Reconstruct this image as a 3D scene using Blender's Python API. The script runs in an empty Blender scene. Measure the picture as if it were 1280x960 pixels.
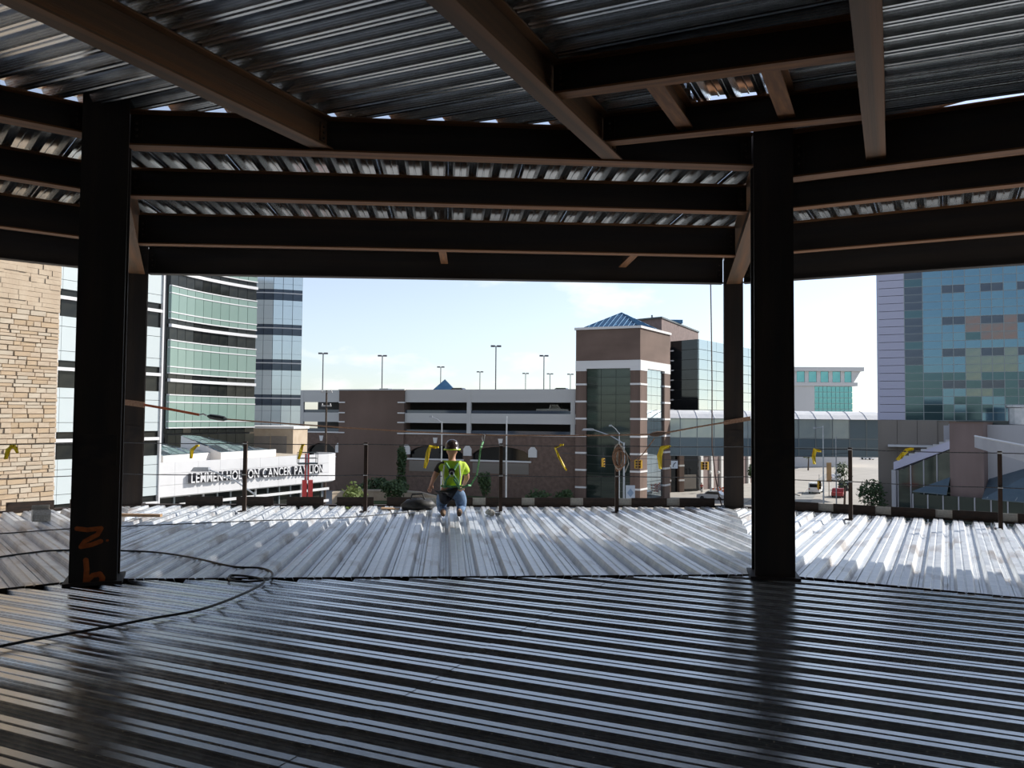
import bpy, bmesh, math, random
from mathutils import Vector, Matrix
random.seed(7)
R = math.radians
SC = bpy.context.scene
COL = SC.collection

# ------------------------------------------------------------------ camera, sky, sun, exposure
EYE = Vector((0, 0, 1.65)); FPX = 1024.0; PITCH = R(2.35); ROLL = 0.0085
cam_d = bpy.data.cameras.new('camera'); cam_d.sensor_width = 36; cam_d.lens = 36 * FPX / 1280
cam_d.clip_start = 0.05; cam_d.clip_end = 2000
cam = bpy.data.objects.new('camera', cam_d); COL.objects.link(cam)
cam.matrix_world = Matrix.Translation(EYE) @ Matrix.Rotation(R(90) + PITCH, 4, 'X') @ Matrix.Rotation(ROLL, 4, 'Z')
SC.camera = cam
SUN_AZ, SUN_EL = R(66), R(32)
w = bpy.data.worlds.new('sky'); SC.world = w; w.use_nodes = True
nt = w.node_tree; nt.nodes.clear()
def wn(t): return nt.nodes.new(t)
sky = wn('ShaderNodeTexSky'); sky.sky_type = 'NISHITA'; sky.sun_disc = False
sky.sun_elevation = SUN_EL; sky.sun_rotation = SUN_AZ; sky.altitude = 200; sky.air_density = 1.0; sky.dust_density = 0.5; sky.ozone_density = 1.2
bg = wn('ShaderNodeBackground'); bg.inputs['Strength'].default_value = 0.165
out = wn('ShaderNodeOutputWorld')
tc = wn('ShaderNodeTexCoord'); mp = wn('ShaderNodeMapping'); mp.inputs['Scale'].default_value = (1, 1, 2.4)
ns = wn('ShaderNodeTexNoise'); ns.inputs['Scale'].default_value = 6.5; ns.inputs['Detail'].default_value = 7; ns.inputs['Roughness'].default_value = 0.55
rp = wn('ShaderNodeValToRGB'); rp.color_ramp.elements[0].position = 0.60; rp.color_ramp.elements[1].position = 0.80
mx = wn('ShaderNodeMixRGB'); mx.inputs['Color2'].default_value = (7.2, 7.2, 7.2, 1)
hs = wn('ShaderNodeHueSaturation'); hs.inputs['Saturation'].default_value = 0.62
nt.links.new(tc.outputs['Generated'], mp.inputs['Vector']); nt.links.new(mp.outputs['Vector'], ns.inputs['Vector'])
dp = wn('ShaderNodeVectorMath'); dp.operation = 'DISTANCE'; dp.inputs[1].default_value = (0.075, 0.985, 0.34)
nt.links.new(mp.outputs['Vector'], dp.inputs[0])
g1 = wn('ShaderNodeMapRange'); g1.inputs['From Min'].default_value = 0.0; g1.inputs['From Max'].default_value = 0.10; g1.inputs['To Min'].default_value = 0.22; g1.inputs['To Max'].default_value = 0.0
nt.links.new(dp.outputs['Value'], g1.inputs['Value'])
ad = wn('ShaderNodeMath'); ad.operation = 'ADD'; nt.links.new(ns.outputs['Fac'], ad.inputs[0]); nt.links.new(g1.outputs['Result'], ad.inputs[1])
nt.links.new(ad.outputs[0], rp.inputs['Fac']); nt.links.new(rp.outputs['Color'], mx.inputs['Fac'])
tint = wn('ShaderNodeMixRGB'); tint.blend_type = 'MULTIPLY'; tint.inputs['Fac'].default_value = 1.0; tint.inputs['Color2'].default_value = (0.90, 0.98, 1.12, 1)
nt.links.new(sky.outputs['Color'], tint.inputs['Color1']); nt.links.new(tint.outputs['Color'], hs.inputs['Color']); nt.links.new(hs.outputs['Color'], mx.inputs['Color1'])
nt.links.new(mx.outputs['Color'], bg.inputs['Color']); nt.links.new(bg.outputs['Background'], out.inputs['Surface'])
sl = bpy.data.lights.new('sun', 'SUN'); sl.energy = 6.2; sl.angle = R(0.53); sl.color = (1, 0.95, 0.87)
so = bpy.data.objects.new('sun', sl); COL.objects.link(so)
sdir = Vector((math.sin(SUN_AZ) * math.cos(SUN_EL), math.cos(SUN_AZ) * math.cos(SUN_EL), math.sin(SUN_EL)))
so.location = sdir * 60; so.rotation_euler = sdir.to_track_quat('Z', 'Y').to_euler()
vs = SC.view_settings; vs.view_transform = 'Standard'; vs.look = 'None'; vs.exposure = 0.0; vs.gamma = 1; vs.use_curve_mapping = False

# ------------------------------------------------------------------ helpers
_X = Vector((1, 0, 0)); _Y = Vector((0, -math.sin(PITCH), math.cos(PITCH))); _F = Vector((0, math.cos(PITCH), math.sin(PITCH)))
_RX = _X * math.cos(ROLL) + _Y * math.sin(ROLL); _RY = _Y * math.cos(ROLL) - _X * math.sin(ROLL)
def ray(px, py): return _F + _RX * ((px - 640) / FPX) - _RY * ((py - 480) / FPX)
def at(px, py, d):            # point at forward distance d
    r = ray(px, py); return EYE + r * (d / r.y)
def gz(px, py, z=0.0):        # point on a horizontal plane
    r = ray(px, py); return EYE + r * ((z - EYE.z) / r.z)
def hit(px, py, A, B):        # point above plan line AB
    r = ray(px, py); ax, ay = A[0], A[1]; dx, dy = B[0] - ax, B[1] - ay
    det = -r.x * dy + dx * r.y
    s = (dx * ay - dy * ax) / det
    return EYE + r * s
def V2(a, b=None):
    return Vector((a[0], a[1])) if b is None else Vector((a, b))
def tag(o, label=None, cat=None, group=None, kind=None):
    if label: o['label'] = label
    if cat: o['category'] = cat
    if group: o['group'] = group
    if kind: o['kind'] = kind
    return o
def thing(name, label=None, cat=None, loc=(0, 0, 0), rotz=0, group=None, kind=None):
    o = bpy.data.objects.new(name, None); COL.objects.link(o); o.empty_display_size = 0.2
    o.location = loc; o.rotation_euler = (0, 0, rotz)
    return tag(o, label, cat, group, kind)
def mesh_obj(name, me, parent=None, loc=(0, 0, 0), rot=(0, 0, 0), scale=(1, 1, 1)):
    o = bpy.data.objects.new(name, me); COL.objects.link(o)
    o.location = loc; o.rotation_euler = rot; o.scale = scale
    if parent: o.parent = parent
    return o
class MB:
    def __init__(s): s.v = []; s.f = []; s.m = []; s.mi = 0
    def poly(s, pts):
        n = len(s.v); s.v += [tuple(p) for p in pts]; s.f.append(tuple(range(n, n + len(pts)))); s.m.append(s.mi); return s
    def hexa(s, p):           # 8 points: bottom 4 ccw, top 4
        n = len(s.v); s.v += [tuple(q) for q in p]
        for f in ((3, 2, 1, 0), (4, 5, 6, 7), (0, 1, 5, 4), (1, 2, 6, 5), (2, 3, 7, 6), (3, 0, 4, 7)):
            s.f.append(tuple(n + i for i in f)); s.m.append(s.mi)
        return s
    def box(s, x0, x1, y0, y1, z0, z1):
        return s.hexa([(x0, y0, z0), (x1, y0, z0), (x1, y1, z0), (x0, y1, z0), (x0, y0, z1), (x1, y0, z1), (x1, y1, z1), (x0, y1, z1)])
    def prism(s, pts, z0, z1):  # plan polygon ccw
        n = len(s.v); k = len(pts)
        s.v += [(p[0], p[1], z0) for p in pts] + [(p[0], p[1], z1) for p in pts]
        s.f.append(tuple(n + i for i in reversed(range(k)))); s.f.append(tuple(n + k + i for i in range(k))); s.m += [s.mi] * 2
        for i in range(k):
            j = (i + 1) % k; s.f.append((n + i, n + j, n + k + j, n + k + i)); s.m.append(s.mi)
        return s
    def xprism(s, pts, y0, y1):  # profile in x,z extruded along y (pts ccw seen from -y)
        n = len(s.v); k = len(pts)
        s.v += [(p[0], y0, p[1]) for p in pts] + [(p[0], y1, p[1]) for p in pts]
        s.f.append(tuple(n + i for i in range(k))); s.f.append(tuple(n + k + i for i in reversed(range(k)))); s.m += [s.mi] * 2
        for i in range(k):
            j = (i + 1) % k; s.f.append((n + j, n + i, n + k + i, n + k + j)); s.m.append(s.mi)
        return s
    def tube(s, pts, r, n=6, cap=True):
        pts = [Vector(p) for p in pts]; rs = r if isinstance(r, (list, tuple)) else [r] * len(pts)
        b = len(s.v)
        for i, p in enumerate(pts):
            t = (pts[min(i + 1, len(pts) - 1)] - pts[max(i - 1, 0)])
            if t.length < 1e-9: t = Vector((0, 0, 1))
            t.normalize(); a = t.cross(Vector((0, 0, 1)))
            if a.length < 0.05: a = t.cross(Vector((1, 0, 0)))
            a.normalize(); c = t.cross(a)
            for k in range(n):
                q = p + (a * math.cos(2 * math.pi * k / n) + c * math.sin(2 * math.pi * k / n)) * rs[i]
                s.v.append(tuple(q))
        for i in range(len(pts) - 1):
            for k in range(n):
                k2 = (k + 1) % n
                s.f.append((b + i * n + k, b + i * n + k2, b + (i + 1) * n + k2, b + (i + 1) * n + k)); s.m.append(s.mi)
        if cap:
            s.f.append(tuple(b + k for k in reversed(range(n)))); e = b + (len(pts) - 1) * n
            s.f.append(tuple(e + k for k in range(n))); s.m += [s.mi] * 2
        return s
    def lathe(s, prof, n=16, c=(0, 0, 0)):   # prof: (r, z)
        b = len(s.v)
        for r_, z in prof:
            for k in range(n):
                a = 2 * math.pi * k / n; s.v.append((c[0] + r_ * math.cos(a), c[1] + r_ * math.sin(a), c[2] + z))
        for i in range(len(prof) - 1):
            for k in range(n):
                k2 = (k + 1) % n; s.f.append((b + i * n + k, b + i * n + k2, b + (i + 1) * n + k2, b + (i + 1) * n + k)); s.m.append(s.mi)
        return s
    def mesh(s, name, mat, smooth=False):
        me = bpy.data.meshes.new(name); me.from_pydata(s.v, [], s.f)
        for m in (mat if isinstance(mat, (list, tuple)) else [mat]): me.materials.append(m)
        if s.m and max(s.m) > 0: me.polygons.foreach_set('material_index', s.m)
        if smooth: me.polygons.foreach_set('use_smooth', [True] * len(me.polygons))
        me.update(); return me
    def build(s, name, mat, parent=None, smooth=False, world=False, base=None, loc=(0, 0, 0)):
        """world: vertices are in world space; they are moved into the parent's (or base point's) frame"""
        if world:
            if parent is not None:
                m = (Matrix.Translation(parent.location) @ parent.rotation_euler.to_matrix().to_4x4()).inverted()
                s.v = [tuple(m @ Vector(v)) for v in s.v]
            else:
                if base is None:
                    xs = [v[0] for v in s.v]; ys = [v[1] for v in s.v]; zs = [v[2] for v in s.v]
                    base = ((min(xs) + max(xs)) / 2, (min(ys) + max(ys)) / 2, min(zs))
                s.v = [(v[0] - base[0], v[1] - base[1], v[2] - base[2]) for v in s.v]; loc = base
        return mesh_obj(name, s.mesh(name, mat, smooth), parent, loc)
_unit = {}
def pc(name, mat, parent, x0, x1, y0, y1, z0, z1):
    """a box piece sharing one unit mesh for each material"""
    if mat.name not in _unit:
        _unit[mat.name] = MB().box(0, 1, 0, 1, 0, 1).mesh('unit_' + mat.name, mat)
    return mesh_obj(name, _unit[mat.name], parent, (x0, y0, z0), (0, 0, 0), (x1 - x0, y1 - y0, z1 - z0))
def skin_obj(name, chains, mat, parent=None, root=0, sub=2, loc=(0, 0, 0)):
    """chains: lists of (key, xyz, radius); equal keys are welded, then grown with a Skin modifier"""
    idx, vs_, rs_, es = {}, [], [], []
    for ch in chains:
        prev = None
        for k, p, r_ in ch:
            if k not in idx:
                idx[k] = len(vs_); vs_.append(p); rs_.append(r_)
            if prev is not None: es.append((prev, idx[k]))
            prev = idx[k]
    me = bpy.data.meshes.new(name); me.from_pydata(vs_, es, []); me.materials.append(mat)
    o = mesh_obj(name, me, parent, loc)
    sk = o.modifiers.new('skin', 'SKIN'); sk.use_smooth_shade = True; sk.branch_smoothing = 0.3
    for i, r_ in enumerate(rs_):
        q = me.skin_vertices[0].data[i]; q.radius = r_ if isinstance(r_, tuple) else (r_, r_); q.use_root = (i == root)
    sb = o.modifiers.new('sub', 'SUBSURF'); sb.levels = sub; sb.render_levels = sub
    return o

# ------------------------------------------------------------------ materials
MATS = {}
def mat(name, col, rough=0.6, metal=0.0, col2=None, scale=5.0, detail=4, bump=0.0, bscale=None, lo=0.4, hi=0.65, stretch=(1, 1, 1), rough2=None, spec=0.5):
    m = bpy.data.materials.new(name); m.use_nodes = True; t = m.node_tree; b = t.nodes['Principled BSDF']
    b.inputs['Base Color'].default_value = (*col, 1); b.inputs['Roughness'].default_value = rough; b.inputs['Metallic'].default_value = metal
    b.inputs['Specular IOR Level'].default_value = spec
    if col2 is not None or bump:
        c = t.nodes.new('ShaderNodeTexCoord'); mpg = t.nodes.new('ShaderNodeMapping'); mpg.inputs['Scale'].default_value = stretch
        t.links.new(c.outputs['Object'], mpg.inputs['Vector'])
        n = t.nodes.new('ShaderNodeTexNoise'); n.inputs['Scale'].default_value = scale; n.inputs['Detail'].default_value = detail
        t.links.new(mpg.outputs['Vector'], n.inputs['Vector'])
        r_ = t.nodes.new('ShaderNodeValToRGB'); r_.color_ramp.elements[0].position = lo; r_.color_ramp.elements[1].position = hi
        r_.color_ramp.elements[0].color = (*col, 1); r_.color_ramp.elements[1].color = (*(col2 or col), 1)
        t.links.new(n.outputs['Fac'], r_.inputs['Fac']); t.links.new(r_.outputs['Color'], b.inputs['Base Color'])
        if rough2 is not None:
            mr = t.nodes.new('ShaderNodeMapRange'); mr.inputs['From Min'].default_value = lo; mr.inputs['From Max'].default_value = hi
            mr.inputs['To Min'].default_value = rough; mr.inputs['To Max'].default_value = rough2
            t.links.new(n.outputs['Fac'], mr.inputs['Value']); t.links.new(mr.outputs['Result'], b.inputs['Roughness'])
        if bump:
            bn = t.nodes.new('ShaderNodeBump'); bn.inputs['Strength'].default_value = bump; bn.inputs['Distance'].default_value = 0.02
            src = n
            if bscale:
                src = t.nodes.new('ShaderNodeTexNoise'); src.inputs['Scale'].default_value = bscale; src.inputs['Detail'].default_value = 3
                t.links.new(mpg.outputs['Vector'], src.inputs['Vector'])
            t.links.new(src.outputs['Fac'], bn.inputs['Height']); t.links.new(bn.outputs['Normal'], b.inputs['Normal'])
    MATS[name] = m; return m
def deck_mat(name, c1, c2, rough, rough2, metal, dirt=None, dirt_lo=0.55, dirt_hi=0.7):
    """galvanised sheet: spangle, stains, rows of little pressed lugs on the sloping sides"""
    m = mat(name, c1, rough, metal, c2, 9.0, 5, lo=0.35, hi=0.65, rough2=rough2)
    t = m.node_tree; b = t.nodes['Principled BSDF']
    tcx = t.nodes.new('ShaderNodeTexCoord'); sp = t.nodes.new('ShaderNodeSeparateXYZ'); t.links.new(tcx.outputs['Object'], sp.inputs['Vector'])
    cb = t.nodes.new('ShaderNodeCombineXYZ'); t.links.new(sp.outputs['Y'], cb.inputs['X']); t.links.new(sp.outputs['Z'], cb.inputs['Y'])
    bk = t.nodes.new('ShaderNodeTexBrick'); bk.inputs['Scale'].default_value = 1.0; bk.inputs['Brick Width'].default_value = 0.075; bk.inputs['Row Height'].default_value = 0.019
    bk.inputs['Mortar Size'].default_value = 0.0075; bk.inputs['Mortar Smooth'].default_value = 0.4
    bk.inputs['Color1'].default_value = bk.inputs['Color2'].default_value = (1, 1, 1, 1); bk.inputs['Mortar'].default_value = (0, 0, 0, 1)
    t.links.new(cb.outputs['Vector'], bk.inputs['Vector'])
    ge = t.nodes.new('ShaderNodeNewGeometry'); gs = t.nodes.new('ShaderNodeSeparateXYZ'); t.links.new(ge.outputs['True Normal'], gs.inputs['Vector'])
    ab = t.nodes.new('ShaderNodeMath'); ab.operation = 'ABSOLUTE'; t.links.new(gs.outputs['Z'], ab.inputs[0])
    lt = t.nodes.new('ShaderNodeMath'); lt.operation = 'LESS_THAN'; lt.inputs[1].default_value = 0.7; t.links.new(ab.outputs[0], lt.inputs[0])
    mu = t.nodes.new('ShaderNodeMath'); mu.operation = 'MULTIPLY'; t.links.new(bk.outputs['Color'], mu.inputs[0]); t.links.new(lt.outputs[0], mu.inputs[1])
    bn = t.nodes.new('ShaderNodeBump'); bn.inputs['Strength'].default_value = 0.8; bn.inputs['Distance'].default_value = 0.005
    t.links.new(mu.outputs[0], bn.inputs['Height']); t.links.new(bn.outputs['Normal'], b.inputs['Normal'])
    if dirt:
        old = b.inputs['Base Color'].links[0].from_socket
        mpd = t.nodes.new('ShaderNodeMapping'); mpd.inputs['Scale'].default_value = (1.6, 0.7, 1); t.links.new(tcx.outputs['Object'], mpd.inputs['Vector'])
        nd = t.nodes.new('ShaderNodeTexNoise'); nd.inputs['Scale'].default_value = 1.4; nd.inputs['Detail'].default_value = 8; t.links.new(mpd.outputs['Vector'], nd.inputs['Vector'])
        rr = t.nodes.new('ShaderNodeMapRange'); rr.inputs['From Min'].default_value = dirt_lo; rr.inputs['From Max'].default_value = dirt_hi; rr.inputs['To Max'].default_value = 0.75
        t.links.new(nd.outputs['Fac'], rr.inputs['Value'])
        mxx = t.nodes.new('ShaderNodeMixRGB'); mxx.inputs['Color2'].default_value = (*dirt, 1); t.links.new(rr.outputs['Result'], mxx.inputs['Fac'])
        t.links.new(old, mxx.inputs['Color1']); t.links.new(mxx.outputs['Color'], b.inputs['Base Color'])
    return m
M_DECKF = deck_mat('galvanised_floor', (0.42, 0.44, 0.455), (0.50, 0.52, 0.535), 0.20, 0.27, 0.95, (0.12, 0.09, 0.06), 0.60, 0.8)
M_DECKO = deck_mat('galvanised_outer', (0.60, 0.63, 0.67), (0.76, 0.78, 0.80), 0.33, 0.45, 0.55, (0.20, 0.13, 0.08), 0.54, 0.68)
M_DECKC = deck_mat('galvanised_ceiling', (0.60, 0.62, 0.63), (0.66, 0.68, 0.69), 0.18, 0.22, 0.95)
M_STEEL = mat('dark_primed_steel', (0.022, 0.017, 0.015), 0.6, 0.1, (0.045, 0.03, 0.022), 2.2, 6, bump=0.1, bscale=30)
M_RUST = mat('rusted_steel', (0.13, 0.075, 0.04), 0.6, 0.15, (0.28, 0.125, 0.048), 1.6, 7, bump=0.15, bscale=26)
M_RUSTF = mat('rusted_flange', (0.20, 0.085, 0.032), 0.65, 0.1, (0.36, 0.15, 0.05), 3.0, 6, bump=0.1, bscale=26)
M_BOLT = mat('bolt_steel', (0.12, 0.09, 0.075), 0.5, 0.6)
M_ORANGE = mat('orange_spray_paint', (0.62, 0.15, 0.03), 0.7, col2=(0.42, 0.09, 0.02), scale=14)
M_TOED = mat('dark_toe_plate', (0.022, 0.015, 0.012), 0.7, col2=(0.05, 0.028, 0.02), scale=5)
M_TOEL = mat('grey_toe_plate', (0.40, 0.40, 0.38), 0.6, 0.2, col2=(0.52, 0.51, 0.48), scale=6)
M_POST = mat('dark_post', (0.03, 0.02, 0.016), 0.6, 0.2, col2=(0.07, 0.035, 0.02), scale=8)
M_WIRE = mat('wire_rope', (0.06, 0.06, 0.065), 0.5, 0.6, col2=(0.11, 0.11, 0.115), scale=40)
M_CORD = mat('black_rubber', (0.012, 0.012, 0.013), 0.55, col2=(0.025, 0.025, 0.027), scale=30)
M_STRAP = mat('orange_webbing', (0.55, 0.13, 0.05), 0.8, col2=(0.42, 0.09, 0.03), scale=20)
M_ROPE = mat('tan_rope', (0.42, 0.25, 0.16), 0.85, col2=(0.30, 0.16, 0.10), scale=40)
M_TAPE = mat('yellow_tape', (0.85, 0.66, 0.02), 0.45, col2=(0.72, 0.52, 0.01), scale=12)
M_TAG = mat('green_webbing', (0.03, 0.20, 0.08), 0.8, col2=(0.25, 0.45, 0.22), scale=60)
M_HOOK = mat('hook_steel', (0.55, 0.55, 0.55), 0.3, 0.9, col2=(0.4, 0.4, 0.4), scale=20)
M_WOOD = mat('bare_wood', (0.42, 0.27, 0.15), 0.8, col2=(0.30, 0.18, 0.10), scale=9, stretch=(1, 8, 8))
M_CARD = mat('worn_paper', (0.62, 0.60, 0.56), 0.85, col2=(0.45, 0.40, 0.34), scale=8)
# people
M_SKIN = mat('skin', (0.52, 0.28, 0.19), 0.6, col2=(0.46, 0.23, 0.15), scale=10)
M_VEST = mat('lime_vest', (0.52, 0.72, 0.05), 0.7, col2=(0.40, 0.60, 0.03), scale=8)
M_STRIPE = mat('silver_tape', (0.72, 0.74, 0.70), 0.35, 0.2, col2=(0.62, 0.64, 0.6), scale=30)
M_JEANS = mat('dark_trousers', (0.018, 0.02, 0.028), 0.85, col2=(0.03, 0.034, 0.045), scale=12)
M_DENIM = mat('blue_denim', (0.10, 0.17, 0.30), 0.85, col2=(0.16, 0.25, 0.40), scale=14)
M_HAT = mat('dark_hat', (0.035, 0.022, 0.018), 0.22, col2=(0.06, 0.035, 0.025), scale=6)
M_SHIRT = mat('dark_shirt', (0.03, 0.025, 0.025), 0.85, col2=(0.05, 0.045, 0.04), scale=8)
M_BOOT = mat('tan_boot', (0.20, 0.13, 0.08), 0.8, col2=(0.13, 0.08, 0.05), scale=10)
M_HAIR = mat('brown_hair', (0.05, 0.03, 0.02), 0.7, col2=(0.08, 0.05, 0.03), scale=30)
# town
M_STONE = mat('tan_stone', (0.42, 0.33, 0.24), 0.9, col2=(0.48, 0.39, 0.29), scale=1.3, bump=0.5, bscale=9)
M_STONE2 = mat('ochre_stone', (0.43, 0.32, 0.21), 0.9, col2=(0.38, 0.29, 0.20), scale=2, bump=0.5, bscale=9)
M_STONE3 = mat('pale_stone', (0.47, 0.40, 0.31), 0.9, col2=(0.42, 0.35, 0.27), scale=2, bump=0.5, bscale=9)
M_MORTAR = mat('stone_bed', (0.44, 0.34, 0.25), 0.95, col2=(0.38, 0.30, 0.21), scale=4)
M_WHITE = mat('white_panel', (0.46, 0.51, 0.52), 0.4, col2=(0.43, 0.49, 0.50), scale=0.4)
M_WLINE = mat('white_metal', (0.60, 0.60, 0.61), 0.4, col2=(0.57, 0.57, 0.58), scale=1)
M_DARKG = mat('dark_window', (0.012, 0.014, 0.014), 0.06, 0.0, col2=(0.035, 0.035, 0.028), scale=0.5, spec=0.2)
M_GREEN = mat('green_spandrel', (0.17, 0.25, 0.22), 0.2, 0.0, col2=(0.20, 0.28, 0.245), scale=0.3)
M_BLUE = mat('pale_blue_glass', (0.66, 0.76, 0.80), 0.12, 0.5, col2=(0.74, 0.82, 0.86), scale=0.3)
M_BLUED = mat('blue_dark_glass', (0.05, 0.07, 0.10), 0.08, 0.2, col2=(0.09, 0.11, 0.14), scale=0.4)
M_MULL = mat('grey_mullion', (0.22, 0.25, 0.26), 0.4, 0.4, col2=(0.26, 0.29, 0.30), scale=2)
M_MULD = mat('dark_mullion', (0.05, 0.06, 0.06), 0.4, 0.4, col2=(0.07, 0.08, 0.08), scale=2)
M_BRICK = mat('brown_brick', (0.135, 0.09, 0.07), 0.9, col2=(0.18, 0.12, 0.095), scale=1.6, detail=8)
M_BRICKP = mat('purple_brick', (0.17, 0.125, 0.115), 0.9, col2=(0.21, 0.155, 0.145), scale=1.5)
M_CONC = mat('pale_concrete', (0.52, 0.51, 0.49), 0.85, col2=(0.58, 0.57, 0.55), scale=0.5)
M_CONCW = mat('white_stone_band', (0.72, 0.70, 0.68), 0.8, col2=(0.66, 0.64, 0.62), scale=0.7)
M_CONCD = mat('dark_concrete', (0.10, 0.10, 0.10), 0.9, col2=(0.14, 0.135, 0.13), scale=0.5)
M_ROOFB = mat('blue_metal_roof', (0.06, 0.16, 0.28), 0.35, 0.4, col2=(0.08, 0.20, 0.33), scale=1)
M_ROOFG = mat('blue_grey_roof', (0.075, 0.115, 0.145), 0.35, 0.3, col2=(0.095, 0.135, 0.165), scale=1)
M_TINT = mat('tinted_tower_glass', (0.02, 0.032, 0.028), 0.05, 0.35, col2=(0.045, 0.06, 0.05), scale=0.35, stretch=(0.6, 0.6, 2.5))
M_MIRR = mat('mirror_glass', (0.27, 0.34, 0.38), 0.04, 0.85, col2=(0.33, 0.40, 0.44), scale=0.2)
M_BLACKG = mat('black_glass', (0.008, 0.010, 0.012), 0.08, 0.2, col2=(0.015, 0.018, 0.02), scale=0.4)
M_TEAL = mat('teal_curtain_glass', (0.10, 0.19, 0.25), 0.06, 0.6, col2=(0.14, 0.24, 0.30), scale=0.25)
M_TEAL2 = mat('deep_teal_glass', (0.05, 0.10, 0.115), 0.07, 0.5, col2=(0.08, 0.14, 0.15), scale=0.3)
M_TEAL3 = mat('painted_olive_reflection', (0.20, 0.23, 0.19), 0.1, 0.3, col2=(0.12, 0.18, 0.18), scale=0.5)  # olive reflection put into the pane colour
M_TEAL4 = mat('painted_brick_reflection', (0.22, 0.14, 0.12), 0.1, 0.3, col2=(0.14, 0.17, 0.18), scale=0.5)  # reflected brick painted as pane colour
M_LILAC = mat('lilac_panel', (0.42, 0.42, 0.54), 0.5, col2=(0.46, 0.46, 0.57), scale=0.3)
M_TAUPE = mat('taupe_stone', (0.20, 0.175, 0.15), 0.9, col2=(0.25, 0.22, 0.19), scale=0.6)
M_GREYW = mat('grey_wall', (0.34, 0.34, 0.36), 0.85, col2=(0.39, 0.39, 0.41), scale=0.6)
M_BRIDGE = mat('bridge_glass', (0.42, 0.50, 0.50), 0.08, 0.35, col2=(0.58, 0.64, 0.60), scale=0.5)
M_BRIDGED = mat('bridge_spandrel', (0.13, 0.18, 0.21), 0.25, 0.2, col2=(0.16, 0.21, 0.24), scale=0.3)
M_BROOF = mat('white_roof', (0.74, 0.74, 0.74), 0.5, col2=(0.66, 0.67, 0.68), scale=1.2)
M_AQUA = mat('aqua_glass', (0.16, 0.46, 0.48), 0.06, 0.5, col2=(0.30, 0.66, 0.66), scale=0.35)
M_ASPH = mat('asphalt', (0.26, 0.26, 0.25), 0.9, col2=(0.31, 0.305, 0.29), scale=0.15)
M_PAVE = mat('pavement', (0.36, 0.335, 0.30), 0.9, col2=(0.41, 0.38, 0.34), scale=0.3)
M_GRASS = mat('grass', (0.035, 0.06, 0.018), 0.95, col2=(0.055, 0.085, 0.025), scale=0.8)
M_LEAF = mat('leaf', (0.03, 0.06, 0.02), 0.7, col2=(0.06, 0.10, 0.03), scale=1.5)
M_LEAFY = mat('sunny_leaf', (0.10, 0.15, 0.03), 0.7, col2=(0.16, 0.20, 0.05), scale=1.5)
M_BARK = mat('bark', (0.07, 0.05, 0.035), 0.9, col2=(0.11, 0.08, 0.06), scale=6)
M_POLE = mat('galvanised_pole', (0.42, 0.44, 0.46), 0.45, 0.6, col2=(0.5, 0.52, 0.54), scale=3)
M_LAMPH = mat('lamp_head', (0.30, 0.31, 0.33), 0.4, 0.5, col2=(0.4, 0.41, 0.43), scale=3)
M_DPOLE = mat('bronze_pole', (0.10, 0.09, 0.11), 0.5, 0.3, col2=(0.14, 0.13, 0.15), scale=2)
M_RED = mat('lift_red', (0.45, 0.03, 0.03), 0.4, col2=(0.55, 0.05, 0.04), scale=2)
M_SIGY = mat('signal_yellow', (0.62, 0.33, 0.02), 0.5, col2=(0.70, 0.40, 0.03), scale=4)
M_LENS = mat('dark_lens', (0.03, 0.012, 0.01), 0.2, col2=(0.05, 0.02, 0.015), scale=10)
M_CARW = mat('white_car_paint', (0.80, 0.80, 0.80), 0.25, col2=(0.76, 0.76, 0.76), scale=1)
M_CARR = mat('red_car_paint', (0.35, 0.03, 0.03), 0.25, col2=(0.30, 0.02, 0.02), scale=1)
M_CARD2 = mat('dark_car_paint', (0.02, 0.022, 0.03), 0.2, 0.2, col2=(0.03, 0.03, 0.04), scale=1)
M_CARS = mat('silver_car_paint', (0.45, 0.46, 0.47), 0.25, 0.5, col2=(0.5, 0.5, 0.52), scale=1)
M_TYRE = mat('tyre', (0.012, 0.012, 0.012), 0.8, col2=(0.02, 0.02, 0.02), scale=10)
M_BARRO = mat('barricade_orange', (0.75, 0.14, 0.03), 0.6, col2=(0.65, 0.11, 0.02), scale=4)
M_SIGNW = mat('white_sign', (0.62, 0.65, 0.68), 0.5, col2=(0.58, 0.61, 0.64), scale=3)
M_SIGNB = mat('blue_sign', (0.30, 0.38, 0.48), 0.5, col2=(0.27, 0.35, 0.45), scale=3)
M_LETT = mat('letter_shade_return', (0.05, 0.05, 0.06), 0.5, col2=(0.07, 0.07, 0.08), scale=5)  # dark sides put the white letters' shadow into the colour
M_BLOCK = mat('added_light_stop', (0.10, 0.095, 0.09), 0.9, col2=(0.13, 0.125, 0.12), scale=2)  # dark surface of the added out-of-view walls and slab
M_PLY = mat('plywood', (0.50, 0.35, 0.20), 0.8, col2=(0.42, 0.29, 0.16), scale=3)

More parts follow.
